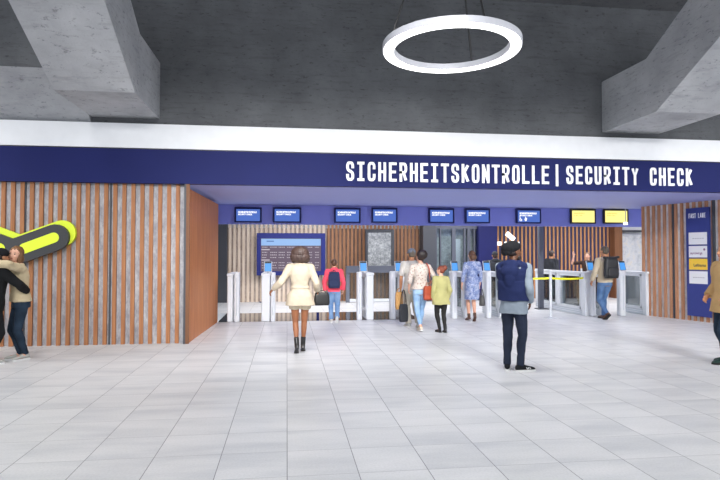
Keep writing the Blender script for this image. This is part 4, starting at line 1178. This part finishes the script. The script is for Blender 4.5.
b = MB(); strap(b, [(0.07, 0, 0.27), fl_((0.185, -0.06, 1.12)), fl_((0.15, -0.135, 1.30)), fl_((0.125, -0.075, sh.z+0.062)), fl_((0.125, 0.0, sh.z+0.085)), fl_((0.13, 0.13, sh.z-0.02)), fl_((0.17, 0.16, 1.16)), (-0.02, 0.03, 0.28)], 0.026, 0.006, [Mi.to_3x3() @ V3(*n) for n in ((1,0,0),(1,-1,0),(0,-1,0.2),(0,-0.6,1),(0,0.2,1),(0,1,0.6),(0.6,1,0),(1,0.2,0))]); build(b, 'strap', CL['leather_red'], t)
f = Fig('girl in a yellow green jacket and dark leggings with red hair in a bun', (3.16, 11.23), 6, 1.38, True, 1.0, feet={-1: (-0.055, 0.06, 8, 0), 1: (0.055, -0.04, -8, 6)}, sk=LIGHT, head=(42, 6, 0), child=True, arms={q: dict(w=(q*0.175, 0.03, 0.68)) for q in (1, -1)})
f.body(0.008)
f.trousers(CL['legging'], 0.007, 1.0); f.top(CL['green'], 'jacket', 0.020, 0.425, 0.93, 0.03, amp=0.012, extra=lambda b: b.tube([f.neck + V3(0.066*math.cos(a), -0.01+0.06*math.sin(a), -0.005) for a in [2*PI*i/16 for i in range(16)]], 0.018, 8, closed=True))
f.hair(HR['red'], 'bun', amp=0.005); f.shoes(CL['leather_black'], CL['sole_b'], label='black boot', name='boot', shaft=0.35)

# woman in the floral dress
f = Fig('woman in a blue and white floral dress and brown boots, hair in a low knot', (4.42, 12.96), 0, 1.68, True, 1.0, heel=0.03, feet={-1: (-0.05, 0.22, 5, 12), 1: (0.025, -0.08, -5, 40)}, arms={-1: dict(w=(-0.235, 0.06, 0.85)), 1: dict(w=(0.20, 0.06, 0.85), dir=(0.05, 0, -1), curl=1.5)}, sk=LIGHT, head=(0, 6, 0))
f.body(0.008)
f.top(CL['floral'], 'dress', 0.013, 0.50, 0.80, amp=0.010, extra=lambda b: skirt(f, b, [(1.06, .14, .11, 0, 0), (0.92, .170, .145, 0, 0), (0.75, .175, .165, 0, .02), (0.52, .170, .19, 0, .03)]))
b = MB(); f.torso(b, 0.031, 0.615, 0.635); f.cloth('waist_tie', b, CL['floral'], 0.009, amp=0.001)
f.hair(HR['mid'], 'lowbun'); f.shoes(CL['leather_brown'], CL['leather_brown'], 'heel', 'brown ankle boot', 0.0, 'ankle_boot', 0.20)
handbag('handbag', 'grey handbag hanging from the right hand of the woman in the floral dress', 'bag', (4.66, 12.94, 0.37), 60, 0.11, 0.07, 0.125, CL['leather_grey'], 0.40, 0.55)

# man in the black hat
L9 = (3.12, 7.40); Z9 = -42
fr = to_local(L9, Z9, (3.30, 7.34)); fl2 = to_local(L9, Z9, (3.08, 7.55))
f = Fig('man in a black hat, navy hooded vest and dark jeans standing with hands in pockets', L9, Z9, 1.75, False, 0.98, drop=-0.004, feet={1: (fr.x, fr.y, -43, 0), -1: (fl2.x, fl2.y, 20, 0)}, arms={1: dict(w=(0.20, 0.10, 0.94), hint=(0.35, -1, 0), dir=(-0.25, 0.35, -0.9), curl=0.4), -1: dict(w=(-0.10, 0.25, 1.0), hint=(-0.3, -0.3, -1), dir=(0.25, 0.35, -0.9), curl=0.4)}, sk=DARK, head=(-38, 4, 0), lean=(0, 0.0))
f.body(0.007)
f.trousers(CL['dblue'], 0.010, 1.0, 0.052, voxel=0.009)
f.top(CL['shirt'], 'shirt', 0.018, 0.445, 0.95, 0.02, voxel=0.010, amp=0.010)
b = MB(); f.torso(b, 0.046, 0.545, 0.80, seg=32, waist=(0.70, 0.172, 0.135))
for q in (1, -1):
    b.cone(f.neck*0.75+f.sh[q]*0.25+V3(0, -0.01, -0.02), f.sh[q]+V3(-q*0.030, -0.01, -0.008), 0.082, 0.080)
    b.cone(f.sh[q]+V3(-q*0.030, -0.01, -0.008), f.sh[q]+V3(-q*0.015, -0.01, -0.12), 0.080, 0.064)
b.ellip(f.neck+V3(0, -0.10, -0.03), 0.125, 0.085, 0.075); b.ellip(f.neck+V3(0, -0.150, -0.11), 0.125, 0.055, 0.10); b.ellip(f.neck+V3(0, -0.160, -0.22), 0.075, 0.045, 0.12)
b.tube([f.neck + V3(0.085*math.cos(a), 0.0+0.085*math.sin(a), 0.012) for a in [2*PI*i/18 for i in range(18)]], 0.030, 8, closed=True)
f.cloth('hooded_vest', b, CL['navy'], 0.010, amp=0.010, freq=7)
b = MB(); f.hprim(b, (0, 0.048, -0.072), .056, .050, .050); f.hprim(b, (0, -0.03, -0.005), .076, .078, .055); me = remesh(b, 0.007, 2); cut(me, [(f.hp((0, 0.05, -0.058)), f.hr @ V3(0, 1.0, 0.55))]); ruffle(me, 0.003, 60); part_label(link('beard', me, HR['black'], f.root, True), 'dark beard and hair at the nape')
b = MB(); f.hprim(b, (0, -0.020, 0.062), .098, .118, .088); f.hprim(b, (0, -0.080, 0.050), .096, .092, .082); f.hprim(b, (0, -0.105, 0.005), .080, .066, .066)
me = remesh(b, 0.009, 2); cut(me, [(f.hp((0, 0.05, 0.040)), f.hr @ V3(0, 0.42, -1))]); ruffle(me, 0.003, 16); part_label(link('hat', me, CL['black'], f.root, True), 'slouchy black knitted hat')
f.shoes(CL['black'], CL['sole_w'], label='black sneaker with white stripes', name='sneaker')
for q in (1, -1):
    T = f.feet[q]; b = MB()
    so = [o for o in f.root.children if o.name.startswith('sneaker')][0 if q == 1 else 1]
    for sx in (1, -1):
        for i in range(3):
            y = -0.045+0.024*i
            b.obox(T((sx*0.0405, y, 0.045)), (T((1,0,0))-T((0,0,0))), (T((0,1,0.35))-T((0,0,0))).normalized(), (T((-sx*0.35,-0.35,1))-T((0,0,0))).normalized(), 0.003, 0.0035, 0.016)
    build(b, 'stripes', 'letter', so)

# man with the backpack
f = Fig('man in a tan shirt and blue jeans walking away under a black backpack', (7.82, 12.92), 6, 1.82, False, 1.0, feet={-1: (-0.07, -0.10, 4, 40), 1: (0.05, 0.24, -5, 0)}, arms={-1: dict(w=(-0.30, 0.10, 0.93), hint=(-0.6, -1, 0)), 1: dict(w=(0.28, 0.2, 0.98))}, sk=MID, head=(6, 0, 0))
f.body(0.008)
f.trousers(CL['mblue'], 0.012, 1.0, 0.055); f.top(CL['tan'], 'shirt', 0.022, 0.51, 0.93)
f.hair(HR['grey'], 'crop'); f.shoes(CL['leather_brown'], CL['sole_b'], label='brown boot', name='boot', shaft=0.25)
backpack('black roll top backpack on the back of the man in the tan shirt', f, 0.205, 0.08, 0.25, 1.27, CL['backpack'], True)

# person in the camel coat at the right edge
f = Fig('person in a camel coat and dark jeans standing at the right edge of the photo', (6.47, 7.5), 88, 1.78, False, 1.0, feet={-1: (-0.09, 0.22, 4, 0), 1: (0.09, 0.04, -8, 0)}, arms={-1: dict(w=(-0.235, 0.22, 0.99), hint=(-0.6, -1, 0), dir=(0, 0.25, -1)), 1: dict(w=(0.25, 0.12, 0.96))}, sk=MID)
f.body(0.008)
f.trousers(CL['navyjean'], 0.014, 1.0, 0.06); f.top(CL['camel'], 'coat', 0.034, 0.43, 0.95, 0.05, amp=0.009, extra=lambda b: b.tube([f.neck + V3(0.085*math.cos(a), 0.08*math.sin(a), -0.01) for a in [2*PI*i/16 for i in range(16)]], 0.026, 8, closed=True))
f.hair(HR['dbrown'], 'short'); f.shoes(CL['greenshoe'], CL['sole_b'], label='dark green shoe', name='shoe')

# far figures
f = Fig('person in a dark brown top raising one arm behind the long glass gate', (9.68, 17.0), 145, 1.68, False, 0.95, arms={1: dict(w=(0.40, 0.10, 1.55), hint=(0.3, 0, -1), dir=(0.12, 0.05, 1), palm=(0, 1, 0), curl=0.15)}, sk=LIGHT)
f.body(0.010); f.trousers(CL['black'], 0.015, 1.0, 0.06, voxel=0.014); f.top(CL['brownshirt'], 'shirt', 0.018, 0.49, 0.45, voxel=0.014, cuff=0.06); f.hair(HR['mid'], 'crop'); f.shoes(CL['leather_black'], CL['sole_b'])
f = Fig('person in a dark grey jacket standing behind the yellow belts beside the dark post', (8.70, 17.5), -70, 1.75, False, 1.0, sk=MID)
f.body(0.010); f.trousers(CL['charcoal'], 0.015, 1.0, 0.06, voxel=0.014); f.top(CL['charcoal'], 'jacket', 0.035, 0.47, 0.95, voxel=0.014); f.hair(HR['dbrown'], 'short'); f.shoes(CL['leather_black'], CL['sole_b'])
f = Fig('person in a dark hooded jacket standing beyond the gates, right of the floral dress', (6.36, 16.5), -10, 1.70, False, 1.0, sk=MID)
f.body(0.010); f.trousers(CL['tan'], 0.015, 1.0, 0.06, voxel=0.014); f.top(CL['charcoal'], 'jacket', 0.035, 0.47, 0.95, voxel=0.014, extra=lambda b: b.ellip(f.neck+V3(0, -0.05, 0), 0.13, 0.09, 0.07)); f.hair(HR['dbrown'], 'short'); f.shoes(CL['leather_black'], CL['sole_b'])
b = MB(); f.hprim(b, (0, -0.015, 0.050), .090, .106, .084); me = remesh(b, 0.010, 2); cut(me, [(f.hp((0, 0, 0.02)), V3(0, 0, -1))]); link('knitted_cap', me, CL['charcoal'], f.root, True)

# the hugging pair
f = Fig('person in a black hoodie and black trousers hugging the woman in the beige sweater', (-4.30, 8.86), -52, 1.70, False, 1.05, feet={1: (0.10, 0.06, -20, 0), -1: (-0.10, 0.0, 10, 0)}, arms={1: dict(w=(0.05, 0.44, 1.04), hint=(1, 0.1, -0.2), dir=(-1, 0.15, 0.1), palm=(0, -1, 0), curl=0.35), -1: dict(w=(-0.06, 0.42, 1.26), hint=(-1, 0.1, -0.2), dir=(1, 0.15, 0.1), palm=(0, -1, 0), curl=0.35)}, lean=(-0.02, 0.09), sk=MID, head=(15, -6, 6))
f.body(0.008)
f.trousers(CL['black'], 0.018, 1.0, 0.065); f.top(CL['hoodie'], 'hoodie', 0.028, 0.46, 0.97, extra=lambda b: (b.ellip(f.neck+V3(0, -0.075, -0.01), 0.11, 0.06, 0.06), b.ellip(f.neck+V3(0, -0.10, -0.05), 0.09, 0.04, 0.08)))
f.hair(HR['black'], 'crop'); f.shoes(CL['shoe_grey'], CL['sole_w'], label='light grey sneaker', name='sneaker')
b = MB(); f.hprim(b, (0, -0.012, 0.050), .088, .104, .082); me = remesh(b, 0.008, 2); cut(me, [(f.hp((0, 0, 0.022)), f.hr @ V3(0, 0.05, -1))]); part_label(link('knitted_cap', me, CL['black'], f.root, True), 'black cap')
f = Fig('long haired woman in a beige sweater and dark jeans hugging the person in black', (-4.03, 9.14), 126, 1.74, True, 1.0, feet={1: (0.08, 0.10, -10, 0), -1: (-0.07, 0.04, 25, 0)}, arms={1: dict(w=(0.05, 0.40, 1.42), hint=(1, 0.1, -0.5), dir=(-0.9, 0.3, 0.0), palm=(0, -1, -0.2), curl=0.35), -1: dict(w=(-0.22, 0.47, 1.48), hint=(-1, -0.2, 0.1), dir=(0.4, 0.9, -0.1), palm=(0, -1, -0.2), curl=0.35)}, lean=(0.02, 0.06), sk=LIGHT, head=(52, -2, -8))
f.body(0.007)
f.trousers(CL['navyjean'], 0.008, 1.0, 0.046); f.top(CL['sweater'], 'sweater', 0.026, 0.52, 0.96, amp=0.010)
f.hair(HR['chest'], 'long', amp=0.007); f.shoes(CL['shoe_grey'], CL['sole_w'], label='off white sneaker', name='sneaker')

# ------------------------------------------------------------------ light and camera
w = bpy.data.worlds.new('world'); SC.world = w; w.use_nodes = True
bg = w.node_tree.nodes['Background']; bg.inputs['Color'].default_value = (0.90, 0.95, 1.0, 1); bg.inputs['Strength'].default_value = 1.1
def area(name, loc, sx, sy, power, rot=(0, 0, 0), col=(1, 0.98, 0.96)):
    l = bpy.data.lights.new(name, 'AREA'); l.shape = 'RECTANGLE'; l.size = sx; l.size_y = sy; l.energy = power; l.color = col
    o = bpy.data.objects.new(name, l); COL.objects.link(o); o.location = loc; o.rotation_euler = rot
    return o
for x in (-9, -3.5, 2, 7.5, 13):
    for y, pw in ((-2.5, 35), (2.0, 45), (6.8, 118)): area('hall_lamp', (x, y, 6.5), 2.4, 1.2, pw).data.spread = R(125)
for x in (-7, -1.5, 0.8, 3.5, 6.5, 10): area('gate_fill', (x, 2.0, 4.9), 1.2, 0.5, 34, (R(67), 0, 0)).data.spread = R(46)  # unseen fill lights, added to brighten the gates and right slatted wall
for x in (0.5, 5.5, 10.5): area('gate_hall_lamp', (x, 16.6, 3.18), 3.6, 2.6, 135)
cam = bpy.data.cameras.new('camera'); co = bpy.data.objects.new('camera', cam); COL.objects.link(co)
cam.sensor_width = 36; cam.lens = 36*557/720; cam.clip_start = 0.05; cam.clip_end = 200
co.location = (0, 0, 1.6); co.rotation_euler = (R(91.49), 0, R(-7.47))
SC.camera = co
SC.view_settings.view_transform = 'Standard'; SC.view_settings.look = 'None'; SC.view_settings.gamma = 1.0; SC.view_settings.use_curve_mapping = False
SC.view_settings.exposure = 0.36
